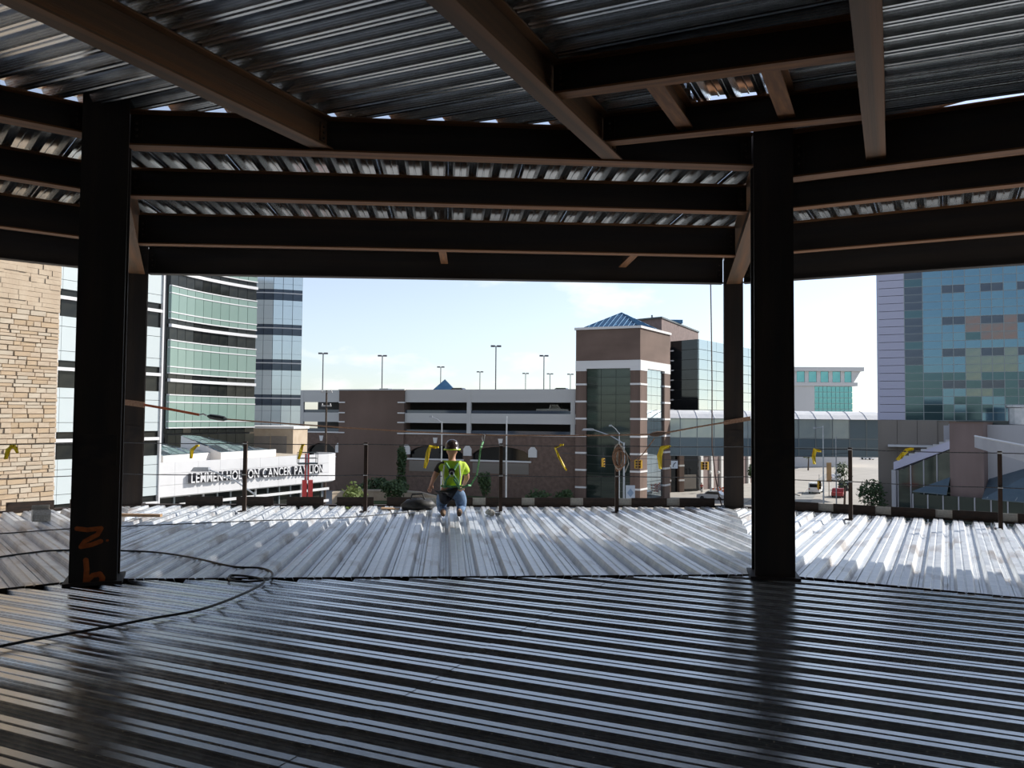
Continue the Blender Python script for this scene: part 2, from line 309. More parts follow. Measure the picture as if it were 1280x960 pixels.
# ------------------------------------------------------------------ plan of the steel frame
C1 = V2(-4.12, 8.20); C2 = V2(2.78, 8.75)             # inner columns
O1 = V2(-6.85, 14.85); O2 = V2(4.17, 15.42)           # outer columns
LL = V2(-9.64, 3.85); LLO = V2(-15.4, 7.9)
RX = V2(18.8, 0.25); RXO = V2(22.0, 5.95)
BACK = [V2(12.2, -12.1), RX, C2, C1, LL, V2(-11.9, -2.8), V2(-12.0, -12.0)]
GRID = R(25)                                          # beams run 25 degrees right of forward
ZC = 4.72                                             # underside of the ceiling deck
FL_DIR = V2(-math.cos(GRID), math.sin(GRID))          # rib direction of the inner decks
PROF = [(0.0, .012), (.03, .012), (.055, 0), (.16, 0), (.26, .075), (.455, .075), (.475, .064), (.525, .064), (.545, .075), (.74, .075), (.84, 0), (.945, 0), (.97, .012), (1.0, .012)]
def deck(root_name, label, cat, poly, d, z, pitch, m, breaks=(), kind='structure', ribs=3, holes=None, jit=0.0):
    """corrugated deck sheets running along d, trimmed to the convex plan polygon"""
    d = d.normalized(); ang = math.atan2(d.y, d.x) - math.pi / 2
    c = sum(poly, V2(0, 0)) / len(poly)
    root = thing(root_name, label, cat, (c.x, c.y, z), ang, kind=kind)
    rot = Matrix.Rotation(-ang, 2)
    lp = [rot @ (p - c) for p in poly]
    ox = (rot @ (-c)).x; oy = (rot @ (-c)).y          # world origin in the local frame
    x0 = min(p.x for p in lp); x1 = max(p.x for p in lp); y0 = min(p.y for p in lp) - 0.2; y1 = max(p.y for p in lp) + 0.2
    w_ = pitch * ribs
    k0 = math.floor((x0 - ox) / w_); k1 = math.ceil((x1 - ox) / w_)
    cuts = [y0] + sorted(b + oy for b in breaks if y0 < b + oy < y1) + [y1]
    area = sum(lp[i].x * lp[(i + 1) % len(lp)].y - lp[(i + 1) % len(lp)].x * lp[i].y for i in range(len(lp)))
    sgn = 1 if area > 0 else -1
    for k in range(k0, k1):
        for ci in range(len(cuts) - 1):
            xs = ox + k * w_; bm = bmesh.new()
            rows = []
            for r_ in range(ribs):
                for i, (px_, pz) in enumerate(PROF):
                    if r_ and i == 0: continue
                    x = xs + (r_ + px_) * pitch
                    dz = random.uniform(-jit, jit) if jit else 0
                    rows.append((bm.verts.new((x, cuts[ci] - 0.02, pz + dz)), bm.verts.new((x, cuts[ci + 1] + 0.02, pz + dz))))
            for a, b in zip(rows, rows[1:]): bm.faces.new((a[0], b[0], b[1], a[1]))
            for i in range(len(lp)):
                p, q = lp[i], lp[(i + 1) % len(lp)]; e = q - p
                nrm = V2(e.y, -e.x) * sgn
                if not bm.verts: break
                bmesh.ops.bisect_plane(bm, geom=bm.verts[:] + bm.edges[:] + bm.faces[:], plane_co=(p.x, p.y, 0), plane_no=(nrm.x, nrm.y, 0), clear_outer=True)
            if holes and bm.faces:
                hp = [rot @ (p - c) for p in holes]; hs_n = len(hp)
                for i in range(hs_n):
                    e = hp[(i + 1) % hs_n] - hp[i]
                    bmesh.ops.bisect_plane(bm, geom=bm.verts[:] + bm.edges[:] + bm.faces[:], plane_co=(hp[i].x, hp[i].y, 0), plane_no=(e.y, -e.x, 0))
                def inside(q): return all((hp[(i + 1) % hs_n] - hp[i]).cross(V2(q.x, q.y) - hp[i]) > 0 for i in range(hs_n))
                dead = [f for f in bm.faces if inside(f.calc_center_median())]
                if dead: bmesh.ops.delete(bm, geom=dead, context='FACES')
            if bm.faces:
                cx = sum(v.co.x for v in bm.verts) / len(bm.verts); cy = sum(v.co.y for v in bm.verts) / len(bm.verts)
                oz = 0.0025 * ((k + ci) % 2)
                bmesh.ops.translate(bm, verts=bm.verts, vec=(-cx, -cy, 0))
                me = bpy.data.meshes.new('deck_sheet'); bm.to_mesh(me); me.materials.append(m)
                mesh_obj('deck_sheet', me, root, (cx, cy, oz))
            bm.free()
    return root
def inset(a, b, t):           # move the line ab to its right by t
    n = V2((b - a).y, -(b - a).x).normalized(); return a + n * t, b + n * t

# ------------------------------------------------------------------ floors
br = [2.66, 10.4, -5.1]
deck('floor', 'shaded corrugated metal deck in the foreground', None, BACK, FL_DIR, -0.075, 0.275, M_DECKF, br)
def bay(A, B, a, b):          # inner A,B outer a,b -> polygon
    return [A, B, b, a]
def normal_of(a, b):
    n = V2(-(b - a).y, (b - a).x).normalized(); return n
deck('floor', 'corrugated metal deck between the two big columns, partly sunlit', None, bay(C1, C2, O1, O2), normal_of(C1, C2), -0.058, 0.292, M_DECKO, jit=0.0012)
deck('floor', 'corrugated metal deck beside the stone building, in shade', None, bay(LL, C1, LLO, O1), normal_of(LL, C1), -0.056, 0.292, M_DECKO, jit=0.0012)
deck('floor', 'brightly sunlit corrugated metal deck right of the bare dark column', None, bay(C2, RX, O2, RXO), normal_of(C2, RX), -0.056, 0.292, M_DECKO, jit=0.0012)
allp = [BACK[0], RX, RXO, O2, O1, LLO, LL, BACK[5], BACK[6]]
tag(MB().prism([tuple(p) for p in allp], -5.2, -5.0).build('floor', M_BLOCK, world=True), 'unseen dark slab added below the deck to stop light leaks', kind='structure')  # added slab, stops light leaking up through the deck ribs
for a_, b_ in ((C1, C2), (LL, C1), (C2, RX)):
    n_ = normal_of(a_, b_); u_ = (b_ - a_).normalized()
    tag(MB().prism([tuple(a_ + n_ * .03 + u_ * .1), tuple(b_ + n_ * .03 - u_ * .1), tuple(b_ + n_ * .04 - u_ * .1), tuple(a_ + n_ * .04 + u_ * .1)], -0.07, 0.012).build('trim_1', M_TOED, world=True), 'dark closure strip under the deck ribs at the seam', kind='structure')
# unseen walls added around the camera to keep the interior dark
for nm, lab, a, b in (('added_wall_back', 'unseen dark wall added to keep light out at the back', BACK[6], BACK[0]), ('added_wall_right', 'unseen dark wall added to keep light out at the far right', BACK[0], RX), ('added_wall_left', 'unseen dark wall added to keep light out at the far left', BACK[5], BACK[6]), ('added_wall_left_front', 'unseen dark wall added to keep light out beside the left bay', LL, BACK[5])):
    n_ = V2((b - a).y, -(b - a).x).normalized() * 0.2
    tag(MB().prism([tuple(a), tuple(a + n_), tuple(b + n_), tuple(b)], 0.0, ZC).build(nm, M_BLOCK, world=True), lab, kind='structure')
# ------------------------------------------------------------------ ceiling decks
gap = 0.10
ci_poly = [BACK[0], RX, C2, C1, LL, BACK[5], BACK[6]]
def back_off(A, B, a, b, t):
    n = normal_of(A, B) * t; return [A + n, B + n, b + normal_of(a, b) * 0.25, a + normal_of(a, b) * 0.25]
deck('ceiling', 'ribbed metal deck overhead between the two big columns', None, back_off(C1, C2, O1, O2, 0.2), normal_of(C1, C2), ZC, 0.292, M_DECKC)
deck('ceiling', 'ribbed metal deck overhead beside the stone building', None, back_off(LL, C1, LLO, O1, 0.2), normal_of(LL, C1), ZC, 0.292, M_DECKC)
deck('ceiling', 'ribbed metal deck overhead above the brightest sunlit floor', None, back_off(C2, RX, O2, RXO, 0.2), normal_of(C2, RX), ZC, 0.292, M_DECKC)

# ------------------------------------------------------------------ steel frame
def ibeam(label, A, B, zb, zt=ZC, bf=0.19, tf=0.018, tw=0.012, mw=None, mf=None, name='steel_beam', clips=True, group=None, t0=0.0, t1=0.0):
    mw = mw or M_STEEL; mf = mf or M_RUSTF
    d = (B - A); L = d.length - t0 - t1; u = d.normalized(); a = A + u * t0
    t = thing(name, label, 'beam', (a.x, a.y, zb), math.atan2(u.y, u.x), group)
    h = zt - zb - 0.002
    pc('bottom_flange', mf, t, 0, L, -bf / 2, bf / 2, 0, tf)
    pc('top_flange', mf, t, 0, L, -bf / 2, bf / 2, h - tf, h)
    pc('web', mw, t, 0, L, -tw / 2, tw / 2, tf, h - tf)
    if clips:
        for x in (0.02, L - 0.12):
            for s in (-1, 1):
                p = pc('clip_angle', mw, t, x, x + 0.10, s * (tw / 2 + 0.006) - 0.006, s * (tw / 2 + 0.006) + 0.006, h * 0.22, h * 0.8)
            for k in range(3):
                z = h * (0.32 + 0.18 * k)
                b = MB().tube([(x + 0.05, -tw / 2 - 0.028, z), (x + 0.05, tw / 2 + 0.028, z)], 0.013, 6).build('bolt', M_BOLT, t)
    return t
# girders on the inner column line
ibeam('dark girder spanning between the two big columns, just under the deck', C1, C2, 4.355, bf=0.2, t0=0.22, t1=0.22, name='steel_girder')
ibeam('dark girder running left from the spray-marked column', LL, C1, 4.42, bf=0.2, t1=0.22, name='steel_girder')
ibeam('dark girder running right from the bare dark column', C2, RX, 4.21, bf=0.2, t0=0.22, name='steel_girder')
for lab, a_, b_ in (('floor girder under the seam between the big columns', C1, C2), ('floor girder under the seam left of the spray-marked column', LL, C1), ('floor girder under the seam right of the bare dark column', C2, RX)):
    ibeam(lab, a_, b_, -0.6, -0.078, bf=0.24, name='steel_girder', clips=False, t0=.02, t1=.02)
# edge girders on the outer column line
ibeam('edge girder over the open side between the two slim columns', O1, O2, 4.21, bf=0.2, t0=0.2, t1=0.2, mw=M_STEEL, mf=M_STEEL, name='steel_girder')
ibeam('edge girder over the open side in front of the stone building', LLO, O1, 4.21, bf=0.2, t1=0.2, mf=M_STEEL, name='steel_girder')
ibeam('edge girder over the open side in front of the teal glass building', O2, RXO, 4.21, bf=0.2, t0=0.2, mf=M_STEEL, name='steel_girder')
# radial girders column to column
ibeam('rusty girder joining the spray-marked column to the slim column behind it', C1, O1, 4.18, bf=0.26, t0=0.22, t1=0.2, mf=M_RUST, name='steel_girder')
ibeam('rusty girder joining the bare dark column to the slim column behind it', C2, O2, 4.18, bf=0.26, t0=0.22, t1=0.2, mf=M_RUST, name='steel_girder')
# intermediate beams parallel to the bays
for nm, A, B, a, b in (('between the big columns', C1, C2, O1, O2), ('left of the spray-marked column', LL, C1, LLO, O1), ('right of the bare dark column', C2, RX, O2, RXO)):
    for fr, zb, q in ((0.29, 4.36, 'first'), (0.635, 4.245, 'second')):
        ibeam('dark purlin %s, %s out from the column line' % (nm, q), A.lerp(a, fr), B.lerp(b, fr), zb, bf=0.17, t0=0.12, t1=0.12)
# outriggers between second purlin and edge girder
for px_, q in ((550, 'short outrigger beam above the kneeling worker'), (811, 'short outrigger beam above the brick stair tower')):
    a = C1.lerp(O1, 0.635); b = C2.lerp(O2, 0.635); p = hit(px_, 307, a, b); p = V2(p.x, p.y); e = p + normal_of(O1, O2) * 2.3
    ibeam(q, p, e, 4.46, bf=0.13, t0=0.05, t1=0.05, mf=M_RUSTF, clips=False)
# inner beams on the grid
U = V2(math.sin(GRID), math.cos(GRID)); PERP = V2(math.cos(GRID), -math.sin(GRID))
def on_line(off, A, B):       # where the beam line at perpendicular offset off meets AB
    d = B - A; s = (off - A.dot(PERP)) / d.dot(PERP); return A + d * s
B1 = on_line(-5.29, C1, C2); B2 = on_line(-2.66, C1, C2); B3 = on_line(-0.14, C2, RX)
for e, off, lab, zb in ((B1, -5.29, 'long rusty beam overhead ending nearest the spray-marked column', 4.385), (B2, -2.66, 'long rusty beam overhead ending midway along the girder', 4.37), (B3, -0.14, 'long rusty beam overhead ending right of the bare dark column', 4.30)):
    ibeam(lab, e - U * 20, e, zb, bf=0.185, tf=0.02, mw=M_RUST, mf=M_RUST, t1=0.02)
for off, zb in ((2.4, 4.30), (5.0, 4.30)):
    e = on_line(off, C2, RX); ibeam('long rusty beam overhead farther right along the girder', e - U * 16, e, zb, bf=0.185, tf=0.02, mw=M_RUST, mf=M_RUST, group='far right overhead beams')
e = on_line(-7.9, LL, C1); ibeam('long rusty beam overhead left of the spray-marked column', e - U * 14, e, 4.37, bf=0.185, tf=0.02, mw=M_RUST, mf=M_RUST)
# trimmers between the second and third long beams
def on_beam(off, s): return PERP * off + U * s
sF = V2(1.39, 6.7).dot(U); sG = V2(2.62, 7.67).dot(U)
def cross(off, s): return on_beam(off, s)
ibeam('dark trimmer beam between two long rusty beams', cross(-2.66, sF - .2), cross(-0.14, sF), 4.42, bf=0.15, t0=0.02, t1=0.02)
ibeam('dark trimmer beam just in front of the bare dark column', cross(-2.66, sG - .26), cross(-0.14, sG), 4.42, bf=0.15, t0=0.02, t1=0.02)
stubs = []
for px_, py_, lab in ((828, 135, 'short stub beam between trimmers near the midway beam'), (975, 118, 'short stub beam between trimmers near the bare dark column')):
    p = at(px_, py_, 7.1); o = V2(p.x, p.y).dot(PERP)
    ff = (o + .14) / -2.52; stubs.append(o)
    ibeam(lab, cross(o, sF - .2 * ff), cross(o, sG - .26 * ff), 4.48, bf=0.15, t0=0.08, t1=0.02, mw=M_RUST, clips=False)

oa, ob = stubs[0] + .1, stubs[1] - .1
q0, q1, q2, q3 = on_beam(oa, sF + .02), on_beam(ob, sF + .02), on_beam(ob, sG + .14), on_beam(oa, sG + .0)
deck('ceiling', 'ribbed metal deck overhead above the foreground floor', None, ci_poly, FL_DIR, ZC, 0.275, M_DECKC, br, holes=[q0, q1, q2, q3])
deck('ceiling', 'small infill of metal deck overhead between two stub beams', None, [q0, q1, on_beam(ob, sG - .02), on_beam(oa, sG - .16)], U, ZC, 0.275, M_DECKC)
def column(label, c, rz, w_, dpt, z0, z1):
    t = thing('steel_column', label, 'column', (c.x, c.y, z0), rz)
    H = z1 - z0; tf = 0.04
    pc('flange', M_STEEL, t, -w_ / 2, w_ / 2, -dpt / 2, -dpt / 2 + tf, 0.03, H)
    pc('flange', M_STEEL, t, -w_ / 2, w_ / 2, dpt / 2 - tf, dpt / 2, 0.03, H)
    pc('web', M_STEEL, t, -0.014, 0.014, -dpt / 2 + tf, dpt / 2 - tf, 0.03, H)
    pc('base_plate', M_STEEL, t, -w_ / 2 - 0.05, w_ / 2 + 0.05, -dpt / 2 - 0.05, dpt / 2 + 0.05, 0.0, 0.03)
    for s in (-1, 1):
        pc('splice_plate', M_STEEL, t, -w_ / 2 + 0.03, w_ / 2 - 0.03, s * (dpt / 2 + 0.008) - 0.008, s * (dpt / 2 + 0.008) + 0.008, 1.15, 1.45)
    return t
def facing(c): return -math.atan2(c.x, c.y)
col1 = column('big dark steel column sprayed with orange marks near its foot', C1, R(21.5), 0.42, 0.42, 0.0, 4.80)
col2 = column('big bare dark steel column beside the sunlit deck', C2, R(-11.5), 0.40, 0.42, 0.0, 4.80)
column('slim steel column wrapped by the orange strap in front of the white banded building', O1, R(21.5), 0.36, 0.36, 0.0, 4.70)
column('slim steel column in front of the mirror glass building', O2, R(-11.5), 0.34, 0.36, 0.0, 4.70)
# orange spray marks on the near flange of the first column
def stroke(name, pts, r_):
    mb = MB()
    for a, b in zip(pts, pts[1:]):
        a = Vector((a[0], a[1])); b = Vector((b[0], b[1])); d = (b - a).normalized() * r_ * 0.3; n = Vector((-d.y, d.x)).normalized() * r_
        q = [a - d + n, a - d - n, b + d - n, b + d + n]
        mb.poly([(p.x, -0.2125, p.y) for p in q])
    for p in pts:
        mb.poly([(p[0] + r_ * math.cos(t_ * math.pi / 5), -0.2135, p[1] + r_ * math.sin(t_ * math.pi / 5)) for t_ in range(10)])
    o = mb.build(name, M_ORANGE, col1); o['label'] = 'orange spray-painted mark'; return o
stroke('paint_mark', [(-0.15, 0.545), (-0.06, 0.53), (0.06, 0.54), (0.03, 0.48), (-0.08, 0.42), (-0.11, 0.37), (-0.02, 0.385), (0.06, 0.415)], 0.022)
stroke('paint_mark', [(0.115, 0.42), (0.12, 0.421)], 0.011)
stroke('paint_mark', [(-0.065, 0.24), (-0.055, 0.15), (-0.06, 0.03), (0.0, 0.09), (0.06, 0.10), (0.085, 0.06), (0.08, 0.03)], 0.024)
#TOWN
# ------------------------------------------------------------------ ground
GZ = -11.0
def slab(name, label, pts, z0, z1, m, kind='structure'):
    return tag(MB().prism(pts, z0, z1).build(name, m, world=True), label, kind=kind)
slab('ground', 'grey asphalt ground of the town', [(-300, -60), (400, -60), (400, 700), (-300, 700)], GZ - 0.5, GZ, M_ASPH)
def facade(name, label, cat, A, B, z0=GZ, group=None):
    """Empty at the left foot of a wall seen from outside; local x along the wall, -y towards the viewer"""
    d = B - A; t = thing(name, label, cat, (A.x, A.y, z0), math.atan2(d.y, d.x), group); return t, d.length

# ------------------------------------------------------------------ stone building
E = V2(-22.2, 40.0); dS = V2(math.sin(R(28)), math.cos(R(28)))
A = E - dS * 46; t, L = facade('stone_building', 'tan rough stone building at the left', 'building', A, E)
pc('wall', M_MORTAR, t, 0, L - 0.02, 0.06, 7, 0, 26)
pc('corner_trim', M_WLINE, t, L - 0.02, L + 0.06, 0.1, 7, 0, 26)
bev = []
for sd in range(4):
    mb = MB(); rr = random.Random(sd); j = lambda: rr.uniform(-0.05, 0.05)
    mb.hexa([(0, 0.0 + abs(j()), 0.02), (1, abs(j()), 0.02), (1, 1, 0), (0, 1, 0), (0.02, abs(j()) - 0.02, 0.96), (0.98, abs(j()), 0.97), (1, 1, 1), (0, 1, 1)])
    mb.v[0] = (0.03, 0.25 * rr.random(), 0.04); mb.v[1] = (0.97, 0.25 * rr.random(), 0.06); mb.v[4] = (0.03, 0.3 * rr.random(), 0.9); mb.v[5] = (0.97, 0.3 * rr.random(), 0.93)
    for mm in (M_STONE, M_STONE, M_STONE2, M_STONE3): bev.append(mb.mesh('stone', mm))
n_st = 0; rest = MB(); z = 7.6
while z < 21.0:
    h = random.choice((0.16, 0.2, 0.24, 0.26)); x = L
    while x > L - 3.7:
        wd = random.uniform(0.3, 0.95)
        if n_st < 300:
            mesh_obj('stone', random.choice(bev), t, (x - wd + 0.006, -random.uniform(0.0, 0.07), z), (0, 0, 0), (wd - 0.012, 0.14, h - 0.012)); n_st += 1
        else:
            y = -random.uniform(0.0, 0.07); rest.box(x - wd + 0.006, x - 0.006, y, 0.1, z, z + h - 0.012)
        x -= wd
    z += h
if rest.v: tag(rest.build('upper_stones', M_STONE, t), kind='stuff')

# ------------------------------------------------------------------ white banded building
A = V2(-29.6, 41.6); B = V2(-23.2, 54.0); t, L = facade('clinic_building', 'white panelled building with dark ribbon windows behind the slim column', 'building', A, B)
pc('core', M_CONCD, t, 0.05, L - 0.05, 0.25, 9, 0, 27)
cols = 12; cw = L / cols
z0w = 0.08 - GZ
for k in range(-1, 4):
    zl = z0w + 4.2 * k
    pc('sill_band', M_WLINE, t, 0, L + 0.03, -0.08, 0.3, zl - 0.1, zl + 0.1)
    for c in range(3, cols):
        x0, x1 = c * cw + 0.012, (c + 1) * cw - 0.012
        pc('window_pane', M_DARKG, t, x0, x1, 0.12, 0.26, zl + 0.1, zl + 0.5)
        pc('window_pane', M_DARKG, t, x0, x1, 0.12, 0.26, zl - 1.1, zl - 0.1)
        for a, b in ((0.5, 1.05), (1.065, 2.5), (2.515, 3.1)):
            pc('wall_panel', M_WHITE, t, x0, x1, 0.0, 0.26, zl + a + 0.006, zl + b - 0.006)
for c in range(3, cols):
    pc('wall_panel', M_WHITE, t, c * cw + 0.012, (c + 1) * cw - 0.012, 0.0, 0.26, 0, z0w - 4.2 - 1.12)
pc('corner_post', M_WLINE, t, L, L + 0.12, -0.1, 9, 0, 27)

# ------------------------------------------------------------------ green curved glass wing
p0 = V2(-30.1, 71.9); p1 = V2(-25.6, 81.7); KW = 1.15
root = thing('glass_wing', 'curved green glass building with white sill bands', 'building', (p0.x, p0.y, GZ))
nC = 10; ctrl = (p0 + p1) / 2 + V2(-1.1, 0.5)
def bez(s): return p0 * (1 - s) ** 2 + ctrl * 2 * s * (1 - s) + p1 * s * s
pts = [bez(i / nC) for i in range(nC + 1)]
mb = MB(); mb.prism([tuple(p + V2(-0.5, 0.2)) for p in pts] + [(p1.x - 12, p1.y + 5), (p0.x - 12, p0.y + 5)], GZ, 20.0); mb.build('core', M_CONCD, root, world=True)
lay = [(-0.12, 0.12, M_WLINE, 'sill_band', 0.10), (-1.08, -0.12, M_DARKG, 'window_pane', -0.12), (-1.16, -1.08, M_WLINE, 'mullion', 0.05), (-1.64, -1.16, M_GREEN, 'glass_panel', 0), (-1.72, -1.64, M_WLINE, 'mullion', 0.05),
       (-3.12, -1.72, M_GREEN, 'glass_panel', 0), (-3.2, -3.12, M_WLINE, 'mullion', 0.05), (-3.62, -3.2, M_GREEN, 'glass_panel', 0), (-3.7, -3.62, M_WLINE, 'mullion', 0.05), (-4.08, -3.7, M_DARKG, 'window_pane', -0.12)]
for i in range(nC):
    a, b = pts[i], pts[i + 1]; L = (b - a).length; ang = math.atan2((b - a).y, (b - a).x); lc = a - p0
    for k in range(0, 4):
        zl = 4.7 + 4.2 * KW * k - GZ
        for z_0, z_1, m_, nm, pr in lay:
            z_0 *= KW; z_1 *= KW
            if nm in ('sill_band', 'mullion'): x0, x1 = -0.005, L + 0.005
            else: x0, x1 = 0.02, L - 0.02
            o = pc(nm, m_, root, 0, 1, 0, 1, 0, 1)
            off = V2(math.sin(ang), -math.cos(ang)) * pr
            o.location = (lc.x + off.x + math.cos(ang) * x0, lc.y + off.y + math.sin(ang) * x0, zl + z_0); o.rotation_euler = (0, 0, ang); o.scale = (x1 - x0, 0.3, z_1 - z_0)
    o = pc('window_pane', M_DARKG, root, 0, 1, 0, 1, 0, 1); o.location = (lc.x, lc.y, 0); o.rotation_euler = (0, 0, ang); o.scale = (L - 0.03, 0.3, 10.85)

# ------------------------------------------------------------------ pale blue glass tower
root = thing('glass_tower', 'rounded pale blue glass tower beyond the curved green wing', 'building', (-33.0, 100.0, GZ))
cB = V2(-30.5, 111.0); rB = 14.0
angs = [R(-112 + 7.2 * i) for i in range(8)]
pts = [cB + V2(math.cos(a), math.sin(a)) * rB for a in angs]
pl = at(316, 440, 97); pr_ = at(377, 440, 98.5)
pts = []
for i in range(8):
    s = i / 7; q = V2(pl.x - 2.2, pl.y + 0.6).lerp(V2(pr_.x, pr_.y), s); q += V2(0.1, -1.0) * math.sin(math.pi * s) * 0.8; pts.append(q)
mb = MB(); mb.prism([tuple(p + V2(-0.1, 0.35)) for p in pts] + [(pts[-1].x - 3.2, pts[-1].y + 9), (pts[0].x - 3, pts[0].y + 9)], GZ, 26); mb.build('core', M_CONCD, root, world=True)
for i in range(7):
    a, b = pts[i], pts[i + 1]; L = (b - a).length; ang = math.atan2((b - a).y, (b - a).x); lc = a - V2(-33.0, 100.0)
    for k in range(0, 5):
        zl = 3.72 + 4.2 * k - GZ
        for z_0, z_1, m_, nm in ((-0.06, 0.06, M_WLINE, 'sill_band'), (0.06, 0.42, M_BLUED, 'window_pane'), (-0.85, -0.06, M_BLUED, 'window_pane'), (-1.5, -0.87, M_BLUE, 'glass_panel'), (-3.1, -1.52, M_BLUE, 'glass_panel'), (-3.76, -3.12, M_BLUE, 'glass_panel')):
            g = 0.0 if nm == 'sill_band' else 0.025
            o = pc(nm, m_, root, 0, 1, 0, 1, 0, 1); o.location = (lc.x + math.cos(ang) * g, lc.y + math.sin(ang) * g, zl + z_0); o.rotation_euler = (0, 0, ang); o.scale = (L - 2 * g, 0.3, z_1 - z_0)

# ------------------------------------------------------------------ small stone block below the blue tower
a = at(310, 560, 88); b = at(366, 560, 87); c = at(384, 560, 90)
A, B, Cc = V2(a.x, a.y), V2(b.x, b.y), V2(c.x, c.y)
zt = at(366, 536, 87).z
root = thing('stone_block', 'low tan stone block with a big dark window below the blue glass tower', 'building', (B.x, B.y, GZ))
MB().prism([tuple(A), tuple(B), tuple(Cc), (Cc.x - 4, Cc.y + 6), (A.x - 1, A.y + 6)], GZ, zt).build('wall', M_STONE, root, world=True)
MB().prism([tuple(A + V2(-.2, -.15)), tuple(B + V2(.1, -.2)), tuple(Cc + V2(.2, 0)), (Cc.x - 4, Cc.y + 6), (A.x - 1, A.y + 6)], zt, zt + 0.25).build('coping', M_CONCW, root, world=True)
for x0, x1 in ((318, 337), (339, 358)):
    p = hit(x0, 545, A, B); q = hit(x1, 570, A, B); n = V2(0, -0.05)
    MB().prism([(p.x, p.y - 0.06), (q.x, q.y - 0.06), (q.x, q.y + 0.1), (p.x, p.y + 0.1)], q.z, p.z).build('window', M_TAUPE, root, world=True)

# ------------------------------------------------------------------ pavilion with white fascia and lettering
fA = V2(-25.9, 59.0); fB = V2(-16.9, 76.0)
ud = (fB - fA).normalized(); un = V2(ud.y, -ud.x)
arc = []
for i in range(7):
    th = i / 6 * R(115); arc.append(fB + ud * 2.6 * math.sin(th) - un * 2.6 * (1 - math.cos(th)))
path = [fA, fA.lerp(fB, .33), fA.lerp(fB, .66), fB] + arc[1:]
ztop, zbot = -1.85, -4.35
root = thing('pavilion', 'low white pavilion with large raised lettering on its fascia', 'building', (fA.x, fA.y, GZ))
inner = [p - un * 0.5 for p in (path[0], path[3])]
back = [path[-1] - un * 6 + ud * 1.0, fA - un * 7.5]
def ribbon(pts, off, th, z0, z1):
    mb = MB()
    for a, b in zip(pts, pts[1:]):
        n = V2((b - a).y, -(b - a).x).normalized(); a1, b1 = a + n * off, b + n * off; a0, b0 = a1 - n * th, b1 - n * th
        mb.hexa([(a1.x, a1.y, z0), (b1.x, b1.y, z0), (b0.x, b0.y, z0), (a0.x, a0.y, z0), (a1.x, a1.y, z1), (b1.x, b1.y, z1), (b0.x, b0.y, z1), (a0.x, a0.y, z1)])
    return mb
npan = 9
for i in range(npan):
    a, b = fA.lerp(fB, i / npan), fA.lerp(fB, (i + 1) / npan)
    for z_0, z_1 in ((zbot, zbot + 0.82), (zbot + 0.835, zbot + 1.66), (zbot + 1.675, ztop)):
        ribbon([a + ud * 0.008, b - ud * 0.008], 0, 0.25, z_0, z_1).build('fascia_panel', M_WLINE, root, world=True)
ribbon(path[3:], 0, 0.25, zbot, ztop).build('fascia_end', M_WLINE, root, world=True)
roofp = [tuple(p - un * 0.2) for p in path] + [tuple(b) for b in back]
MB().prism(roofp, ztop - 0.5, ztop - 0.3).build('roof', M_STONE3, root, world=True)
MB().prism(roofp, zbot - 0.1, zbot + 0.02).build('soffit', M_CONC, root, world=True)
gA, gB = fA - un * 0.9, fB - un * 0.9
MB().prism([tuple(gA), tuple(gB), tuple(gB - un * 5), tuple(gA - un * 6)], GZ, zbot - 0.1).build('glazed_wall', M_DARKG, root, world=True)
for i in range(15):
    p = gA.lerp(gB, i / 14); MB().prism([tuple(p), tuple(p + ud * 0.12), tuple(p + ud * 0.12 + un * 0.12), tuple(p + un * 0.12)], GZ, zbot - 0.1).build('mullion', M_WLINE if i % 4 == 0 else M_MULL, root, world=True)
for zz in (-5.2, -6.3, -7.4):
    ribbon([gA + ud * 3, gB + ud * 0.6], 0.5, 0.12, zz, zz + 0.22).build('sunshade_rail', M_WLINE, root, world=True)
# raised lettering, one mesh per letter
sign = mesh_obj('sign', MB().box(0, 0.01, 0, 0.01, 0, 0.01).mesh('sign', M_WLINE), root, (0, 0, 0))
pS = hit(235, 600, fA, fB); pE = hit(401, 588, fA, fB)
sL = (V2(pE.x, pE.y) - V2(pS.x, pS.y)).length
TXT = 'LEMMEN-HOLTON CANCER PAVILION'
fc = bpy.data.curves.new('glyphs', 'FONT'); fc.size = 1.0; fc.extrude = 0.0; fc.offset = 0.018
fo = bpy.data.objects.new('glyphs', fc); COL.objects.link(fo)
widths = []
dg = bpy.context.evaluated_depsgraph_get
glyph = {}
for ch in sorted(set(TXT.replace(' ', ''))):
    fc.body = ch; fc.extrude = 0.16; bpy.context.view_layer.update()
    me = bpy.data.meshes.new_from_object(fo.evaluated_get(dg()))
    xs = [v.co.x for v in me.vertices]; x0 = min(xs)
    for v in me.vertices: v.co.x -= x0
    me.materials.clear(); me.materials.append(M_WLINE); me.materials.append(M_LETT)
    for p in me.polygons: p.material_index = 0 if p.normal.z > 0.7 else 1
    glyph[ch] = (me, max(xs) - x0)
bpy.data.objects.remove(fo); bpy.data.curves.remove(fc)
tot = sum((glyph[c][1] + 0.11) if c != ' ' else 0.42 for c in TXT)
fx = sL / tot; x = 0.0
zS = (zbot + ztop) / 2 - 0.36
ang = math.atan2(ud.y, ud.x)
sgz = 0
for c in TXT:
    if c == ' ': x += 0.42 * fx; continue
    p = V2(pS.x, pS.y) + ud * x + un * 0.20 - fA
    o = mesh_obj('letter', glyph[c][0], sign, (p.x, p.y, zS - GZ), (R(90), 0, ang), (fx, 1.0, 1.0)); x += (glyph[c][1] + 0.11) * fx
root.location = (fA.x, fA.y, GZ)
